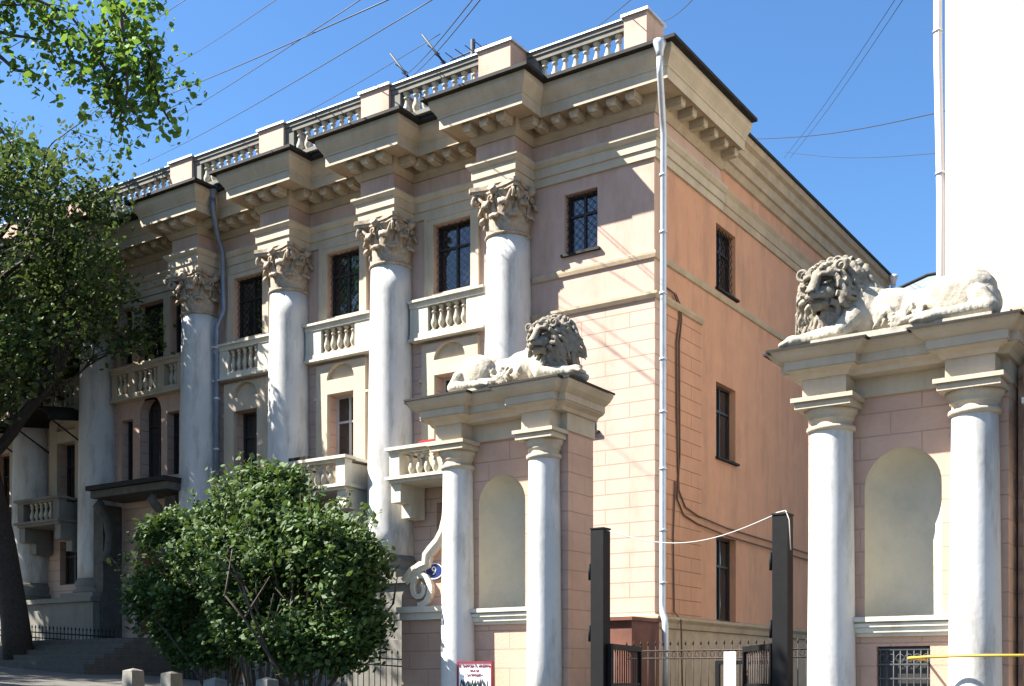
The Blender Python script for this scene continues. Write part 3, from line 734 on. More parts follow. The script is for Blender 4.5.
# scroll wing with number plate
wg = thing('scroll_wing', 'low pink wall with white scroll volute left of the left gate pier', 'wall', (.3, Y0, .6))
cur = [(.90, 4.42), (.88, 4.42), (.86, 4.2), (.80, 4.0), (.70, 3.85), (.55, 3.72), (.46, 3.63), (.44, 3.48), (.34, 3.46), (.16, 3.38), (.0, 3.22)]
out = [(-.14, .5), (.92, .5)]+cur+[(-.14, 3.0)]
fw = FY(Y0+.3)
b = MB(); b.plate(out, [], -.3, 0, fw); b.build('wall', M['pinkpier'], wg)
b = MB()
def ribbon(b, pts, wd, d0, d1, fr):
    L = []; R_ = []
    for i, p in enumerate(pts):
        t = Vector(pts[min(i+1, len(pts)-1)])-Vector(pts[max(0, i-1)]); t.normalize(); n = Vector((-t.y, t.x))
        w_ = wd[i] if isinstance(wd, list) else wd
        L.append(Vector(p)+n*w_/2); R_.append(Vector(p)-n*w_/2)
    N = len(pts)
    vs = [fr(q.x, d1, q.y) for q in L]+[fr(q.x, d1, q.y) for q in R_]+[fr(q.x, d0, q.y) for q in L]+[fr(q.x, d0, q.y) for q in R_]
    fs = []
    for i in range(N-1): fs += [(i, i+1, N+i+1, N+i), (i, i+1, 2*N+i+1, 2*N+i), (N+i, N+i+1, 3*N+i+1, 3*N+i)]
    fs += [(0, N, 3*N, 2*N), (N-1, 2*N-1, 4*N-1, 3*N-1)]
    b.add(vs, fs)
ribbon(b, [(x, z) for x, z in cur[1:]], .17, .001, .1, fw)
ribbon(b, [(x-.02, z+.02) for x, z in cur[1:]], .07, .1, .14, fw)
sp = []
for k in range(26):
    th = -1.7+k*.36; rr = .28*(1-k/34); sp.append((.30+rr*cos(th)*.9, 3.10+rr*sin(th)*1.05))
ribbon(b, sp, [.11*(1-k/60) for k in range(26)], .001, .09, fw)
b.box(-.16, .919, .001, .12, 2.70, 2.80, fw); b.box(-.13, .919, .001, .07, 2.58, 2.70, fw)
b.build('scroll', M['white'], wg)
# oval house number
pl = MB(); cxn, czn = .57, 3.37
rim = [(cxn+.175*cos(t*pi/16), czn+.125*sin(t*pi/16)) for t in range(32)]
pl.plate(rim, [], .002, .035, fw); plate = tag(pl.build('number_plate', M['blue']), 'oval blue enamel house number plate on the scroll wing', 'number plate')
def text(body, size, loc, m, parent, name='lettering', rot=(pi/2, 0, 0), ext=.003, sx=1):
    cu = bpy.data.curves.new(name, 'FONT'); cu.body = body; cu.size = size; cu.align_x = 'CENTER'; cu.align_y = 'CENTER'; cu.extrude = ext
    to_ = bpy.data.objects.new(name, cu); C.objects.link(to_)
    dg = bpy.context.evaluated_depsgraph_get(); me = bpy.data.meshes.new_from_object(to_.evaluated_get(dg))
    bpy.data.objects.remove(to_); me.materials.clear(); me.materials.append(m)
    me.transform(Matrix.Translation(loc) @ Matrix.Rotation(rot[0], 4, 'X') @ Matrix.Diagonal((sx, 1, 1, 1)))
    o = link(me, name, parent); return o
text('9', .2, (cxn, Y0+.3-.038, czn), M['signwhite'], plate)
rb = MB(); ribbon(rb, rim+[rim[0]], .012, .034, .038, fw); rb.build('rim', M['signwhite'], plate)

# notice board
nb = MB(); x0, x1, zt = 1.42, 2.05, 1.86; yb_ = Y0-.22
nb.box(x0, x1, yb_, yb_+.02, 1.2, zt); board = tag(nb.build('notice_board', M['signwhite']), 'white notice with red frame and black graffiti between the left pier columns', 'sign')
nb = MB()
for a in ((x0-.02, x1+.02, zt-.012, zt+.018), (x0-.02, x1+.02, 1.18, 1.21)): nb.box(a[0], a[1], yb_-.012, yb_+.024, a[2], a[3])
nb.box(x0-.02, x0+.01, yb_-.012, yb_+.024, 1.21, zt-.012); nb.box(x1-.01, x1+.02, yb_-.012, yb_+.024, 1.21, zt-.012); nb.build('frame', M['signred'], board)
text('НЕ ПАРКОВАТЬ МАШИНЫ', .062, ((x0+x1)/2, yb_-.004, zt-.06), M['signred'], board, sx=.78)
text('ВЪЕЗД', .05, ((x0+x1)/2, yb_-.004, zt-.13), M['signred'], board)
text('ЗАПРЕЩЁН', .055, ((x0+x1)/2, yb_-.004, zt-.2), M['signred'], board)
gr = MB(); rg = inv(3)
pts = [(x0+.06, zt-.28)]
for k in range(22): pts.append((x0+.05+.024*k+rg.uniform(-.02, .02), zt-.34+(.07 if k % 2 else -.07)*rg.uniform(.6, 1.3)))
for k in range(len(pts)-1): gr.tube([(pts[k][0], yb_-.003, pts[k][1]), (pts[k+1][0], yb_-.003, pts[k+1][1])], .008, 5)
pts = [(x0+.08+.022*k, zt-.48+rg.uniform(-.06, .06)) for k in range(20)]
gr.tube([(p[0], yb_-.003, p[1]) for p in pts], .008, 5); gr.build('graffiti', M['signblack'], board)

# right hand screen wall with stone bands and pilaster
sw = thing('banded_wall', 'shaded wall with projecting stone bands beyond the right gate pier', 'wall', (11, -8.5, 0))
b = MB(); b.box(9.45, 16, -8.75, -8.2, 0, 5.75); b.build('wall', M['pinkpier'], sw)
b = MB()
for k in range(17): b.box(9.55, 16, -8.97, -8.751, .25+k*.33, .45+k*.33)
b.box(9.5, 16, -9.05, -8.1, 5.75, 5.95); b.box(9.45, 16, -9.25, -8.0, 5.95, 6.05)
b.build('stone_band', M['ochre'], sw)
b = MB(); b.box(9.95, 10.4, -9.3, -8.98, 0, 4.75)
b.box(9.65, 10.4, -9.45, -8.94, 4.75, 4.82); b.box(9.62, 10.43, -9.48, -8.94, 4.85, 4.92); b.box(9.7, 10.35, -9.4, -8.94, 4.82, 4.85); b.build('pilaster', M['white'], sw)
b = MB(); b.tube([(8.38, Y0-.42, 1.86), (8.6, Y0-.46, 1.87), (9.3, Y0-.48, 1.88), (10.2, Y0-.44, 1.87)], .017, 8); b.tube([(8.38, Y0-.42, 1.86), (8.42, Y0-.1, 1.85), (8.45, Y0+.12, 1.84)], .017, 8); tag(b.build('yellow_rail', M['yellow']), 'thin yellow pipe across the right column of the right gate pier', 'pipe')

# ================================================================= lions
_ico = {}
def ico(sub):
    if sub not in _ico:
        q = bmesh.new(); bmesh.ops.create_icosphere(q, subdivisions=sub, radius=1); q.verts.ensure_lookup_table()
        _ico[sub] = ([v.co.copy() for v in q.verts], [tuple(v.index for v in f.verts) for f in q.faces]); q.free()
    return _ico[sub]
def blob(bm, c, r, sub=3):
    V, F = ico(sub); bm.add([(c[0]+v.x*r[0], c[1]+v.y*r[1], c[2]+v.z*r[2]) for v in V], F)
def blobr(bm, c, r, e):
    from mathutils import Euler
    m_ = Matrix.Translation(c) @ Euler(e).to_matrix().to_4x4() @ Matrix.Diagonal((r[0], r[1], r[2], 1))
    V, F = ico(3); bm.add([m_ @ v for v in V], F)
def cap_(bm, p, q, r0, r1, n=8):
    p, q = Vector(p), Vector(q)
    for i in range(n+1):
        t = i/n; c = p.lerp(q, t); r = r0+(r1-r0)*t; blob(bm, c, (r, r, r), 2)
def tubebm(bm, pts, rs, n=7): bm.tube(pts, rs, n)
def remesh(bm, name, m, vox, smooth, mirror, tf, H=None, na=1.0):
    me = bpy.data.meshes.new(name); me.from_pydata(bm.v, [], bm.f)
    if H is not None: me.transform(H)
    ob = bpy.data.objects.new(name, me); C.objects.link(ob)
    r = ob.modifiers.new('r', 'REMESH'); r.mode = 'VOXEL'; r.voxel_size = vox; r.use_smooth_shade = True
    s_ = ob.modifiers.new('s', 'SMOOTH'); s_.iterations = smooth; s_.factor = .5
    dg = bpy.context.evaluated_depsgraph_get(); me2 = bpy.data.meshes.new_from_object(ob.evaluated_get(dg)); bpy.data.objects.remove(ob)
    nv = len(me2.vertices); nrm = [0.0]*nv*3; me2.vertices.foreach_get('normal', nrm); co = [0.0]*nv*3; me2.vertices.foreach_get('co', co)
    for i in range(nv):
        p = Vector(co[3*i:3*i+3]); a = noise.fractal(p*9, 1, 2, 4)*.012*na
        for k in range(3): co[3*i+k] += nrm[3*i+k]*a
    me2.vertices.foreach_set('co', co)
    me2.transform(tf)
    if mirror: me2.flip_normals()
    me2.materials.clear(); me2.materials.append(m)
    for p in me2.polygons: p.use_smooth = True
    me2.name = name
    return me2
def lion(label, loc, scale, mirror, yaw_head, seed, hs_=1.0, hx=0):
    rg = inv(seed)
    root = thing('lion_statue', label, 'statue', loc, 'stone lions on the gate piers')
    tf = Matrix.Translation(loc) @ Matrix.Diagonal((-scale if mirror else scale, scale, scale, 1))
    # ---------- body : head end at x=0, rump at x=+1.9 ; front (-y) to the street
    bm = MB()
    blob(bm, (.22, .06, .42), (.36, .28, .42)); blob(bm, (.55, .08, .36), (.45, .27, .31)); blob(bm, (.95, .08, .34), (.5, .25, .25)); blob(bm, (1.3, .08, .38), (.36, .28, .3))
    blob(bm, (1.52, .02, .42), (.36, .3, .31))
    blobr(bm, (1.42, -.17, .34), (.38, .15, .27), (0, .35, 0))                 # near thigh
    blobr(bm, (1.66, .0, .26), (.28, .3, .27), (0, .5, 0))
    cap_(bm, (1.72, -.24, .3), (1.86, -.27, .13), .13, .10)                    # hock
    cap_(bm, (1.84, -.3, .13), (1.30, -.38, .10), .095, .075)                  # shank forward
    blob(bm, (1.16, -.40, .08), (.16, .1, .075))
    for k in range(4): cap_(bm, (1.08, -.46+.045*k, .075), (.98, -.47+.045*k, .045), .036, .03, 3)
    tubebm(bm, [(1.8, .25, .3), (1.75, -.02, .12), (1.2, -.3, .16), (.98, -.36, .13), (.86, -.38, .1)], [.05, .05, .045, .045, .04])   # tail over flank
    for k in range(9): a = k*.7; cap_(bm, (.86, -.37, .1), (.76+.07*cos(a), -.4, .1+.07*sin(a)), .035, .018, 4)
    # ribs / flank relief
    for k in range(0): tubebm(bm, [(.62+.14*k, -.15, .55), (.66+.14*k, -.2, .38), (.6+.14*k, -.19, .2)], [.012, .02, .01])
    # fur fringe under the belly
    for k in range(34):
        x = .45+rg.random()*.6; z = .24+rg.random()*.14
        tubebm(bm, [(x, -.18, z), (x+.03, -.225, z-.07), (x-.01+rg.uniform(-.03, .03), -.22, z-.16)], [.026, .022, .006])
    # near fore leg, stretched out beyond the head
    cap_(bm, (.18, -.12, .32), (.05, -.26, .14), .16, .12); cap_(bm, (.05, -.26, .14), (-.46, -.22, .11), .115, .088)
    blob(bm, (-.58, -.22, .10), (.15, .12, .088))
    for k in range(4): cap_(bm, (-.64, -.30+.052*k, .10), (-.74, -.31+.054*k, .06), .042, .033, 3)
    cap_(bm, (.1, .2, .25), (-.35, .22, .1), .13, .1); blob(bm, (-.45, .22, .09), (.15, .12, .085))
    blob(bm, (.0, .02, .5), (.3, .26, .34))
    # neck
    cap_(bm, (.15, .05, .5), (.02+hx*.6, .02, .74), .26, .23)
    bm2 = bm
    body = remesh(bm2, 'body', M['stone'], .014, 5, mirror, tf, None, .55); link(body, 'body', root)
    # ---------- head, looking at the street
    H = Matrix.Translation((-.03+hx, -.10, .73)) @ Matrix.Rotation(yaw_head, 4, 'Z') @ Matrix.Rotation(.17, 4, 'X') @ Matrix.Diagonal((hs_*1.06, hs_, hs_*.97, 1))
    hb = MB()
    # local head: looks along -y
    blob(hb, (0, .03, .0), (.20, .20, .24)); blob(hb, (0, -.10, .135), (.15, .085, .085))
    blob(hb, (0, -.10, -.06), (.155, .15, .11))                                       # cheeks and jaw mass
    tubebm(hb, [(0, -.13, .17), (0, -.185, .115), (0, -.235, .06), (0, -.29, .0), (0, -.325, -.035)], [.06, .052, .048, .052, .055], 12)
    blobr(hb, (0, -.245, -.075), (.10, .105, .06), (.15, 0, 0)); blob(hb, (0, -.30, -.085), (.085, .06, .048))
    blobr(hb, (0, -.358, -.03), (.05, .02, .028), (-.3, 0, 0))
    blob(hb, (0, -.25, -.175), (.06, .06, .045)); blob(hb, (0, -.17, -.165), (.10, .10, .06))
    for s_ in (-1, 1):
        tubebm(hb, [(s_*.03, -.205, .125), (s_*.07, -.212, .138), (s_*.12, -.19, .13), (s_*.16, -.14, .09)], [.02, .028, .026, .014], 8)
        blob(hb, (s_*.088, -.168, .075), (.024, .020, .016))
        tubebm(hb, [(s_*.055, -.19, .045), (s_*.09, -.19, .04), (s_*.135, -.155, .06)], [.012, .016, .01])
        m_ = Matrix.Translation((s_*.205, -.04, .19)) @ Matrix.Rotation(s_*.6, 4, 'Y')
        tubebm(hb, [m_ @ Vector((.05*cos(t*pi/7), -.05, .055*sin(t*pi/7))) for t in range(-1, 13)], .018)
        blob(hb, (s_*.205, -.04, .19), (.045, .035, .045))
    head = remesh(hb, 'head', M['manestone'], .0075, 4, mirror, tf, H @ Matrix.Translation((0, -.02, .01)) @ Matrix.Scale(1.12, 4), .25); head_o = link(head, 'head', root)
    HH = H @ Matrix.Translation((0, -.02, .01)) @ Matrix.Scale(1.12, 4)
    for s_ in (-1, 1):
        eb = MB(); V_, F_ = ico(2); eb.add([HH @ Vector((s_*.094+v.x*.036, -.183+v.y*.018-abs(v.x)*0, .078+v.z*.015)) for v in V_], F_, True)  # dark ellipsoid paints the shade of the carved eye socket
        em = eb.mesh('eye_shade', M['carved_shade']); em.transform(tf); link(em, 'eye_shade', head_o)
    eb = MB(); eb.tube([HH @ Vector(p) for p in ((-.10, -.265, -.135), (-.05, -.325, -.128), (0, -.345, -.115), (.05, -.325, -.128), (.10, -.265, -.135))], .012, 6)  # dark tubes paint the shade under muzzle and nose
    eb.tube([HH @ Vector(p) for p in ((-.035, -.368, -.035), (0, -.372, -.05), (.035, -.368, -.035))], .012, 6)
    em = eb.mesh('mouth_shade', M['carved_shade']); em.transform(tf); link(em, 'mouth_shade', head_o)
    # ---------- mane
    mb_ = MB()
    blob(mb_, (0, .10, .02), (.33, .25, .33)); blob(mb_, (0, .14, -.20), (.35, .26, .28)); blob(mb_, (.0, .04, -.38), (.28, .22, .22))
    blob(mb_, (0, -.01, .21), (.17, .14, .11))
    for ring in range(5):
        n = 14+ring*3
        for k in range(n):
            a = 2*pi*(k+.5*(ring % 2))/n+rg.uniform(-.08, .08)           # angle round the face, 0 = +x , pi/2 = up
            base = .205+.05*ring; y0 = -.18+.085*ring
            up = sin(a)
            L = .16+.05*rg.random()+(.14 if up < 0 else 0)-(.07*max(0, up))
            x0_, z0_ = base*cos(a), .02+base*1.08*sin(a)
            kz = 1.06-.10*max(0, up)*ring/2; pts = []; rs = []
            sw_ = rg.choice((-1, 1))*rg.uniform(.6, 1.2); nn = 9
            for j in range(nn+1):
                t = j/nn; rad = base+L*t*(.62 if up > .2 else .5)
                fall = -(t**1.5)*(.26 if abs(cos(a)) > .3 else .08)*(1.0 if up > -.4 else .7)
                wob = .034*sin(t*7*sw_+k)*(.4+t)
                ca, sa = cos(a), sin(a)
                x = rad*ca-wob*sa*1.0; z = .02+rad*kz*sa+wob*ca+fall
                y = y0+.13*sin(t*pi*.5)*(1 if ring < 4 else .6)+.02*sin(t*9+k)-.03*sin(t*pi)
                # push out of the volume
                pts.append((x, y-.02, z)); rs.append(.036*(1-t)**.4+.005)
            tubebm(mb_, pts, rs, 6)
    # beard and long locks down the chest
    for k in range(60):
        x = rg.uniform(-.3, .3); y = -.20+abs(x)*.45+rg.uniform(-.02, .05); z = -.12-rg.random()*.42
        if abs(x) < .12 and z > -.22: z -= .14
        s_ = rg.uniform(2, 4)*rg.choice((-1, 1)); pts = []; rs = []
        for j in range(8):
            t = j/7; pts.append((x+.035*sin(t*s_*1.6+k)+x*.12*t, y-.02*sin(t*pi)+.05*t, z-.23*t)); rs.append(.034*(1-t)**.5+.005)
        tubebm(mb_, pts, rs, 6)
    # side and back locks
    for k in range(120):
        a = rg.uniform(-.2, pi+.2); zz = rg.uniform(-.38, .30); rr = .365
        if zz > .1: rr *= max(.35, sqrt(max(.05, 1-((zz-.0)/.37)**2)))
        x = rr*cos(a); y = .10+.27*sin(a); s_ = rg.uniform(2, 4)*rg.choice((-1, 1)); pts = []; rs = []
        for j in range(8):
            t = j/7; sc2 = 1+.10*sin(t*pi)
            pts.append((x*sc2-.03*sin(t*s_*1.6+k)*sin(a), .10+(y-.10)*sc2+.03*sin(t*s_*1.6+k)*cos(a), zz-.22*t)); rs.append(.036*(1-t)**.5+.005)
        tubebm(mb_, pts, rs, 6)
    mane = remesh(mb_, 'mane', M['manestone'], .0085, 1, mirror, tf, H, .4); link(mane, 'mane', root)
    s = MB(); x0_, x1_ = (-.3, 1.9); sg = -scale if mirror else scale
    xa, xb = sorted((loc[0]+x0_*sg, loc[0]+x1_*sg)); s.box(xa, xb, loc[1]-.42*scale, loc[1]+.36*scale, loc[2]-.1, loc[2]+.03); s.build('slab', M['stone'], root)
    return root
lion('reclining stone lion on the right gate pier, curly mane and long body to the right', (7.42, Y0+.08, 5.92), 1.0, False, -.2, 5, 1.14, -.14)
lion('reclining stone lion on the left gate pier, head at the right end over the gate', (2.94, Y0+.08, 6.06), .9, True, .10, 9, 1.06, .04)

# ================================================================= gate
def post(x, top, label):
    r_ = thing('gate_post', label, 'gate post', (x, Y0, gz(x)), 'black steel gate posts')
    b = MB(); b.box(x-.105, x+.105, Y0-.105, Y0+.105, gz(x), top); b.build('shaft', M['iron'], r_)
    b = MB(); b.box(x-.115, x+.115, Y0-.115, Y0+.115, top, top+.02)
    for z in (1.2, 2.2, 3.1): b.box(x-.15, x-.106, Y0-.05, Y0+.05, z, z+.14); b.tube([(x-.135, Y0-.08, z-.05), (x-.135, Y0-.08, z+.19)], .022, 8)
    b.build('plate', M['iron'], r_)
    return r_
post(3.84, 3.79, 'tall black square gate post close to the left gate pier')
post(6.62, 3.78, 'tall black square gate post beside the right gate pier')
b = MB(); n = 18
b.tube([(3.84+2.7*t/n, Y0, 3.81-.30*sin(pi*t/n)+.0*t) for t in range(n+1)], .0075, 6); b.tube([(6.54, Y0-.03, 3.82), (6.7, Y0-.1, 3.83), (6.76, Y0-.13, 3.7), (6.78, Y0-.13, 3.3)], .007, 6)
tag(b.build('post_cable', M['whitewire']), 'white cable sagging between the two black gate posts', 'cable')
def leaf_gate(x, ang, L, ztop, label, holes=False):
    g_ = thing('gate_leaf', label, 'gate', (x, Y0, .6), 'steel gate leaves')
    T = lambda a, d, z: (x+a*cos(ang)-d*sin(ang), Y0+a*sin(ang)+d*cos(ang), z)
    b = MB(); b.box(0, .06, -.03, .03, .6, ztop, T); b.box(L-.06, L, -.03, .03, .6, ztop, T)
    b.box(.06, L-.06, -.035, .035, ztop-.08, ztop, T); b.box(.06, L-.06, -.03, .03, .7, .76, T); b.box(.06, L-.06, -.02, .02, 1.5, 1.54, T); b.build('frame', M['iron'], g_)
    b = MB()
    n_ = int(L/.14)
    for k in range(1, n_): b.tube([T(.06+k*(L-.12)/n_, 0, .76), T(.06+k*(L-.12)/n_, 0, ztop-.08)], .011, 6)
    b.build('bar', M['rust'], g_)
leaf_gate(3.99, radians(104), 1.9, 2.12, 'left gate leaf swung open beside the pier')
leaf_gate(6.48, radians(126), 1.6, 2.08, 'right gate leaf swung open beside the right post')
# iron yard fence behind
def fence(name, p, q, ztop0, ztop1, zb0, zb1, step, m, label, spear=True, rings=False):
    r_ = thing(name, label, 'fence', (p[0], p[1], zb0)); p = Vector(p); q = Vector(q); L = (q-p).length; n_ = int(L/step)
    b = MB()
    for k in range(n_+1):
        t = k/n_; c = p.lerp(q, t); zt = ztop0+(ztop1-ztop0)*t; zb = zb0+(zb1-zb0)*t
        b.tube([(c.x, c.y, zb), (c.x, c.y, zt-.1)], .011, 5)
        if spear: b.tube([(c.x, c.y, zt-.11), (c.x, c.y, zt-.07), (c.x, c.y, zt)], [.01, .026, .002], 5)
    b.build('bar', m, r_)
    b = MB()
    for dz in (.22, .38): b.tube([(p.x, p.y, ztop0-dz), (q.x, q.y, ztop1-dz)], .018, 6)
    b.tube([(p.x, p.y, zb0+.15), (q.x, q.y, zb1+.15)], .018, 6)
    if rings:
        for k in range(n_):
            t = (k+.5)/n_; c = p.lerp(q, t); zt = ztop0+(ztop1-ztop0)*t-.30; b.tube([(c.x+.05*cos(a*pi/5), c.y, zt+.06*sin(a*pi/5)) for a in range(11)], .008, 4)
    b.build('rail', m, r_)
    return r_
fence('yard_fence', (.3, -1.9), (6.9, -1.9), 2.42, 2.42, .4, .2, .17, M['rust'], 'brown iron fence with spear tips across the yard behind the gate', rings=True)
nb = MB(); nb.box(2.62, 2.88, -2.06, -2.045, 1.35, 2.16); tag(nb.build('paper_notice', M['signwhite']), 'blank white sheet hung on the brown yard fence', 'notice')
b = MB(); b.box(2.42, 2.5, -2.04, -1.95, .3, 1.98); b.box(2.5, 3.9, -2.04, -1.95, 1.9, 1.98); b.box(3.9, 3.98, -2.04, -1.95, .3, 1.98); tag(b.build('wicket_frame', M['iron']), 'black steel wicket frame standing in the brown yard fence', 'frame')
# street fence in front of the mansion
fence('street_fence', (-24, -3.2), (-15.2, -3.2), gz(-24)+1.35, gz(-15.2)+1.35, gz(-24), gz(-15.2), .17, M['iron'], 'black iron fence along the foot of the mansion left of the shrubs')
fence('shrub_fence', (-12.5, -3.3), (-3.0, -3.3), gz(-12.5)+1.25, gz(-3)+1.25, gz(-12.5), gz(-3), .17, M['iron'], 'black iron fence behind the leafy shrubs')
# concrete bollards
for k, (x, y) in enumerate([(-8.3, -8.0), (-7.2, -7.9), (-2.6, -10.85), (-1.5, -10.75)]):
    b = MB(); zg = gz(x)+.13; s_ = (.17, .17, .15, .14)[k]; hb_ = (.42, .42, .56, .63)[k]
    b.add([(x-s_, y-s_, zg), (x+s_, y-s_, zg), (x+s_, y+s_, zg), (x-s_, y+s_, zg), (x-s_*.9, y-s_*.9, zg+hb_), (x+s_*.9, y-s_*.9, zg+hb_), (x+s_*.9, y+s_*.9, zg+hb_), (x-s_*.9, y+s_*.9, zg+hb_), (x, y, zg+hb_+.05)],
          [(0, 1, 5, 4), (1, 2, 6, 5), (2, 3, 7, 6), (3, 0, 4, 7), (4, 5, 8), (5, 6, 8), (6, 7, 8), (7, 4, 8)])
    tag(b.build('stone_bollard', M['concrete']), ['rounded pale concrete bollard nearest the entrance steps, leftmost in its row', 'second pale concrete bollard from the entrance steps under the shrub', 'third pale concrete bollard from the entrance steps under the shrub', 'last pale concrete bollard of the row, nearest the gate pier'][k], 'bollard', 'concrete bollards below the shrubs')
# entrance steps
st = MB()
for k in range(6): st.box(-22.5, -14.2-.02*k, -4.9+.33*k, -1.15, (2.0+.15*(k-1)) if k else 0, 2.0+.15*k)
tag(st.build('entrance_steps', M['step']), 'worn stone steps climbing to the mansion entrance beneath the canopy', 'steps')

# ================================================================= wires across the sky
CAMP = Vector(cam.location)
def ray(u, v):
    a = (u-512)/1174.1; z = (679.3-v)/1174.1; s, c = sin(-.5899), cos(-.5899)
    return Vector((a*c+s, -a*s+c, z))
def P(u, v, f): return CAMP+ray(u, v)*f
wires = [((410, -10), 22, (90, 122), 60, .018, 'upper of the two crossing dark wires over the left of the roof'), ((372, -8), 24, (120, 148), 60, .014, 'dark wire crossing beneath another over the left of the roof'),
         ((445, -8), 24, (140, 165), 62, .016, 'long thin wire slanting over the parapet to the left tree'), ((440, 34), 34, (225, 152), 52, .014, 'lowest thin wire grazing the parapet above the columns'),
         ((476, -5), 20, (392, 85), 40, .014, 'left wire of the steep pair dropping to the parapet'), ((484, -5), 20, (396, 88), 40, .014, 'right wire of the steep pair dropping to the parapet'),
         ((290, -10), 26, (150, 76), 60, .012, 'short thin wire near the top left leaves'), ((200, -10), 26, (30, 92), 60, .012, 'leftmost thin wire running behind the hanging leaves'),
         ((640, -8), 24, (560, 45), 44, .014, 'short wire meeting the parapet left of the corner pedestal'), ((700, -8), 24, (655, 22), 38, .014, 'short wire passing over the corner pedestal'),
         ((755, 139), 44, (945, 111), 30, .018, 'upper dark wire from the side roof to the cream house'), ((785, 152), 46, (940, 153), 32, .011, 'lower level wire from the side roof to the cream house'),
         ((900, -8), 30, (784, 158), 60, .013, 'left strand of the faint pair over the side roof'), ((908, -8), 30, (790, 158), 60, .013, 'right strand of the faint pair over the side roof')]
for (a, fa, b_, fb, r, lab) in wires:
    p, q = P(*a, fa), P(*b_, fb); m_ = MB()
    r *= .78; m_.tube([p.lerp(q, t/12)-Vector((0, 0, .18*sin(pi*t/12))) for t in range(13)], r, 5)
    tag(m_.build('overhead_wire', M['wire']), lab, 'wire', 'overhead wires')

# ================================================================= trees and shrubs
def leaves_mesh(name, anchors, per, spread, size, m, rg, droop=.3, broad=.75):
    vs = []; fs = []
    for (p, d) in anchors:
        for _ in range(per):
            o = Vector((rg.gauss(0, spread), rg.gauss(0, spread), rg.gauss(0, spread*.8)))
            c = p+o; s = size*rg.choice((.5, .75, 1, 1, 1.2, 1.4))*rg.uniform(.85, 1.15)
            n = Vector((rg.gauss(0, .5)-.25, rg.gauss(0, .5)-.25, rg.uniform(.25, 1))).normalized()
            t = n.orthogonal().normalized(); t = (Matrix.Rotation(rg.uniform(0, 6.28), 3, n) @ t); t = (t+Vector((0, 0, -droop))).normalized()
            q = n.cross(t).normalized(); k = len(vs); wv = s*broad*.5
            vs += [c-t*s*.5, c-t*s*.12+q*wv-n*s*.06, c+t*s*.25+q*wv*.8-n*s*.05, c+t*s*.6, c+t*s*.25-q*wv*.8-n*s*.05, c-t*s*.12-q*wv-n*s*.06]
            fs += [(k, k+1, k+2, k+3), (k, k+3, k+4, k+5)]
    me = bpy.data.meshes.new(name); me.from_pydata([tuple(v) for v in vs], [], fs); me.materials.append(m)
    return me
def grow(mb, rg, p, d, L, r, lev, maxlev, anchors, spread=.6, up=.12, bound=None, kids=(3, 4)):
    n = 5; pts = [p.copy()]; rs = [r]
    for i in range(n):
        d = (d+Vector((rg.gauss(0, .14), rg.gauss(0, .14), rg.gauss(0, .10)+up*.25))).normalized()
        p = p+d*L/n; pts.append(p.copy()); rs.append(r*(1-.45*(i+1)/n))
    if r > .008: mb.tube(pts, rs, 9 if lev == 0 else (7 if lev == 1 else 4), cap=(lev == 0))
    if lev >= maxlev:
        for q in pts[1:]: anchors.append((q, d))
        return
    if lev == maxlev-1:
        for q in pts[3:]: anchors.append((q, d))
    nk = rg.randint(*kids)
    for k in range(nk):
        t = rg.uniform(.45, 1) if k else 1
        i = min(n, int(t*n)); q = pts[i]
        ax = Vector((rg.gauss(0, 1), rg.gauss(0, 1), rg.gauss(0, .5))).normalized()
        nd = (d+ax*spread).normalized()
        if bound and (q-bound[0]).length > bound[1]: nd = (nd+(bound[0]-q).normalized()*.8).normalized()
        grow(mb, rg, q, nd, L*rg.uniform(.6, .8), rs[i]*rg.uniform(.55, .72), lev+1, maxlev, anchors, spread, up, bound, kids)
def tree(name, label, base, trunk_pts, trunk_r, limbs, maxlev, leafm, per, spread, size, seed, bound, L0, cat='tree', droop=.3, sp=.6, up=.12, kids=(3, 4)):
    rg = inv(seed); root = thing(name, label, cat, base)
    mb = MB(); mb.tube(trunk_pts, trunk_r, 14); tr = mb.build('trunk', M['bark'], root)
    mb = MB(); anchors = []
    for (p, d, L, r) in limbs: grow(mb, rg, Vector(p), Vector(d).normalized(), L, r, 1, maxlev, anchors, sp, up, bound, kids)
    mb.build('branch', M['bark'], root)
    me = leaves_mesh('crown', anchors, per, spread, size, leafm, rg, droop); link(me, 'crown', root)
    return root, len(anchors)
g0 = gz(-19)
tpts = [(-18.55, -3.9, g0-.1), (-18.75, -3.9, 3.2), (-19.2, -4.0, 5.5), (-19.9, -4.1, 8.0), (-20.6, -4.2, 10.3), (-21.0, -4.2, 12.5)]
limbs = []
rg = inv(12)
for k in range(9):
    i = 3+k % 3; a = k*2.4; limbs.append((tpts[i], (cos(a), sin(a)*.7, .75), 3.4-.2*(k % 3), .11))
limbs += [(tpts[4], (.9, -.1, .6), 3.4, .11), (tpts[3], (.7, -.5, .3), 2.8, .09), (tpts[5], (.5, 0, 1), 3.4, .16), (tpts[5], (-.4, -.1, 1), 3.4, .16)]
t1, n1 = tree('street_tree', 'big dark trunked tree in front of the left end of the mansion', (-18.6, -3.9, g0), tpts, [.46, .40, .36, .33, .28, .2], limbs, 4, M['leafdark'], 7, .26, .15, 21,
              (Vector((-21.0, -4.4, 12.5)), 5.2), 3)
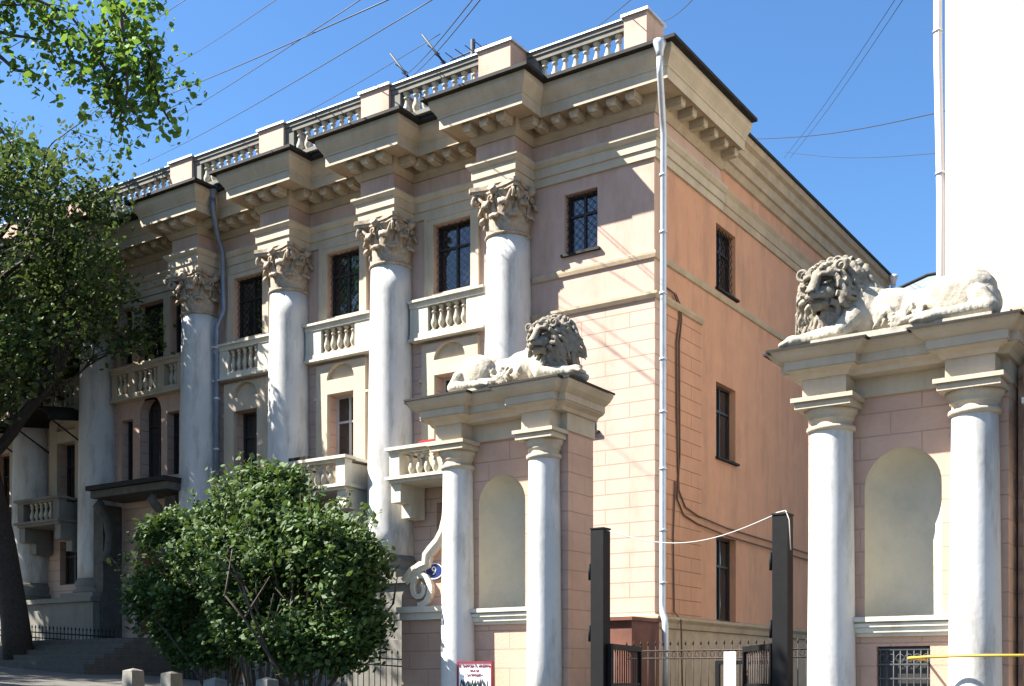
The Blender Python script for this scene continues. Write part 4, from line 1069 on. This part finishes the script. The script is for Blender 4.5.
# neighbours further left in the street row (they shade the left half)
for k, (x, y, s_, H_) in enumerate(((-27.5, -4.3, 31, 19), (-25.5, -9.5, 37, 21))):
    tp = [(x, y, gz(x)), (x+.1, y, 6), (x-.1, y, 10), (x, y, H_-5)]
    lb = [(Vector(tp[1+j % 3]), (cos(j*2.1), sin(j*2.1), .75), 4.6, .16) for j in range(12)]
    tree('row_tree', ['tree of the street row beyond the dark trunk, mostly past the left edge', 'kerbside tree past the left edge whose leaves fill the upper left corner'][k], (x, y, gz(x)), tp, [.4, .34, .28, .18], lb, 4, M['leafdark' if k == 0 else 'leaf'], 7, .40, .22, s_, (Vector((x+1, y, H_-4.5)), 6.5), 3)
for k, (x, y, s_, H_) in enumerate(((-15.5, -20.5, 41, 17), (-24.0, -21.5, 47, 18))):
    tp = [(x, y, gz(x)), (x+.1, y, 5), (x-.1, y, 9), (x, y, H_-5)]
    lb = [(Vector(tp[1+j % 3]), (cos(j*2.1), sin(j*2.1), .75), 4.4, .16) for j in range(10)]
    tree('row_tree', ['tree across the street seen only as a reflection in the window panes, nearer one', 'tree across the street seen only as a reflection in the window panes, farther one'][k], (x, y, gz(x)), tp, [.35, .3, .24, .16], lb, 4, M['leaf'], 6, .40, .24, s_, (Vector((x, y, H_-5)), 5.0), 3)
# near linden with branches hanging in at the top left: trunk stands left of the view
bx, by = -6.5, -17.0
near = thing('linden_tree', 'near linden whose bright leafy branches hang into the top left', 'tree', (bx, by, gz(bx)))
mb = MB(); mb.tube([(bx, by, gz(bx)), (bx, by, 3.5), (bx+.1, by+.1, 7), (bx, by, 10.5)], [.3, .26, .22, .15], 12); mb.build('trunk', M['bark'], near)
mb = MB(); anchors = []; rg = inv(77)
def hang(pix, f0, f1, r, n=8):
    pts = [P(u, v, f0+(f1-f0)*i/(len(pix)-1)) for i, (u, v) in enumerate(pix)]
    return pts
tw = [([(-160, -60), (-60, -40), (20, -8), (70, 15), (105, 60), (112, 95)], 15.0), ([(-60, -40), (60, -30), (120, 10), (150, 50), (165, 85)], 15.4), ([(20, -8), (60, 30), (75, 62)], 15.2), ([(-60, -50), (90, -40), (150, -10), (160, 15)], 15.8),
      ([(-120, -20), (-40, 20), (10, 35), (45, 40), (60, 70)], 15.5), ([(112, 75), (118, 110), (122, 122)], 15.2), ([(150, 50), (158, 100), (170, 122)], 15.3), ([(-160, 60), (-60, 100), (-5, 120), (15, 150)], 15.6), ([(-160, 0), (-60, 5), (0, 5), (30, 5)], 15.2),
      ([(120, 10), (125, 50), (128, 90), (120, 120)], 15.0), ([(90, 40), (105, 70), (112, 118)], 15.1),  ([(150, 50), (148, 75), (150, 110)], 15.3), ([(-40, 20), (15, 70), (40, 75)], 15.4), ([(105, 20), (115, 40), (135, 60)], 15.4)]
for pix, f in tw:
    pts = [P(u, v, f+.25*(i % 2)) for i, (u, v) in enumerate(pix)]
    mb.tube(pts, [max(.006, .035*(1-i/len(pts))) for i in range(len(pts))], 5)
    for i in range(1, len(pts)):
        for k in range(4):
            q = pts[i-1].lerp(pts[i], k/4)
            if rg.random() < .85: anchors.append((q, Vector((0, 0, -1))))
            e_ = q+Vector((rg.gauss(0, .22), rg.gauss(0, .22), rg.gauss(-.05, .14))); mb.tube([q, e_], [.006, .003], 3); anchors.append((e_, Vector((0, 0, -1))))
for j in range(7):
    a = j*.9; grow(mb, rg, Vector((bx, by, 6+.7*j)), Vector((cos(a)-.9, sin(a)*.8-.3, .5)).normalized(), 3.0, .12, 1, 3, anchors, .6, .1, (Vector((-8.0, -17.5, 11)), 3.0))
mb.build('branch', M['twig'], near)
link(leaves_mesh('crown', anchors, 12, .12, .082, M['leaf'], rg, .5, .85), 'crown', near)

# lilac shrubs between pavement and gate pier
def shrub(label, x, y, rx, ry, h, seed, n_l, size, z_extra=0):
    rg = inv(seed); zg = gz(x)+.1; root = thing('lilac_shrub', label, 'shrub', (x, y, zg), 'lilac shrubs beside the gate'); mb = MB(); mb2 = MB(); sh_ = []
    for k in range(9):
        a = k*2*pi/9+rg.random(); d = Vector((cos(a)*.22, sin(a)*.18, 1)).normalized()
        p = Vector((x+.25*cos(a), y+.2*sin(a), zg)); pts = [p]
        for i in range(5): d = (d+Vector((rg.gauss(0, .12), rg.gauss(0, .12), 0))).normalized(); p = p+d*h*.13; pts.append(p)
        mb.tube(pts, [.04, .036, .03, .026, .02, .015], 6)
        for j in range(3):
            e_ = pts[3+j % 3]+Vector((rg.gauss(0, .28), rg.gauss(0, .25), rg.uniform(.3, .8))); mb.tube([pts[3+j % 3], e_], [.02, .008], 4)
    mb.build('stem', M['twig'], root)
    # leaf clumps through an uneven volume
    cl = []
    while len(cl) < n_l:
        u = Vector((rg.uniform(-1, 1), rg.uniform(-1, 1), rg.uniform(-1, 1)))
        if u.length > 1 or u.length < .02: continue
        u = u.normalized()*(u.length**.5)
        c = Vector((x+u.x*rx, y+u.y*ry, zg+h*.60+u.z*h*.43))
        nz = noise.noise(c*1.15+Vector((seed, 0, 0)))+.5*noise.noise(c*2.6+Vector((0, seed, 0)))
        if nz < -.10 or (u.length > .62 and nz < -.02+(u.length-.62)*1.0): continue
        cl.append((c, Vector((0, 0, 1))))
    for _ in range(34):                                  # shoots poking out of the outline
        a = rg.uniform(0, 2*pi); e_ = rg.uniform(-.1, 1.4); k_ = rg.uniform(.75, .95); c = Vector((x+cos(a)*cos(e_)*rx*k_, y+sin(a)*cos(e_)*ry*k_, zg+h*.56+sin(e_)*h*.44*k_))
        dr = ((c-Vector((x, y, zg+h*.3))).normalized()+Vector((0, 0, .5))).normalized(); n_ = rg.randint(3, 8)
        mb2.tube([c-dr*.3, c+dr*n_*.1], [.012, .004], 4)
        for j in range(n_): sh_.append((c+dr*(j*.1), dr))
    mb2.build('shoot', M['twig'], root)
    me = leaves_mesh('foliage', cl, 11, .12, size, M['leafbush'], rg, .25, .7); link(me, 'foliage', root)
    link(leaves_mesh('shoot_leaves', sh_, 5, .06, size*.95, M['leafbush'], rg, .25, .7), 'shoot_leaves', root)
shrub('leafy lilac shrub at the left of the row, before the entrance', -5.05, -8.5, 2.6, 1.3, 3.85, 3, 1900, .10)
shrub('tallest lilac shrub in the middle of the row', -3.3, -9.1, 2.0, 1.3, 4.25, 8, 1500, .10)
shrub('lowest lilac shrub leaning against the scroll wing of the pier', -1.45, -10.0, 1.85, 1.0, 3.65, 15, 1500, .095)
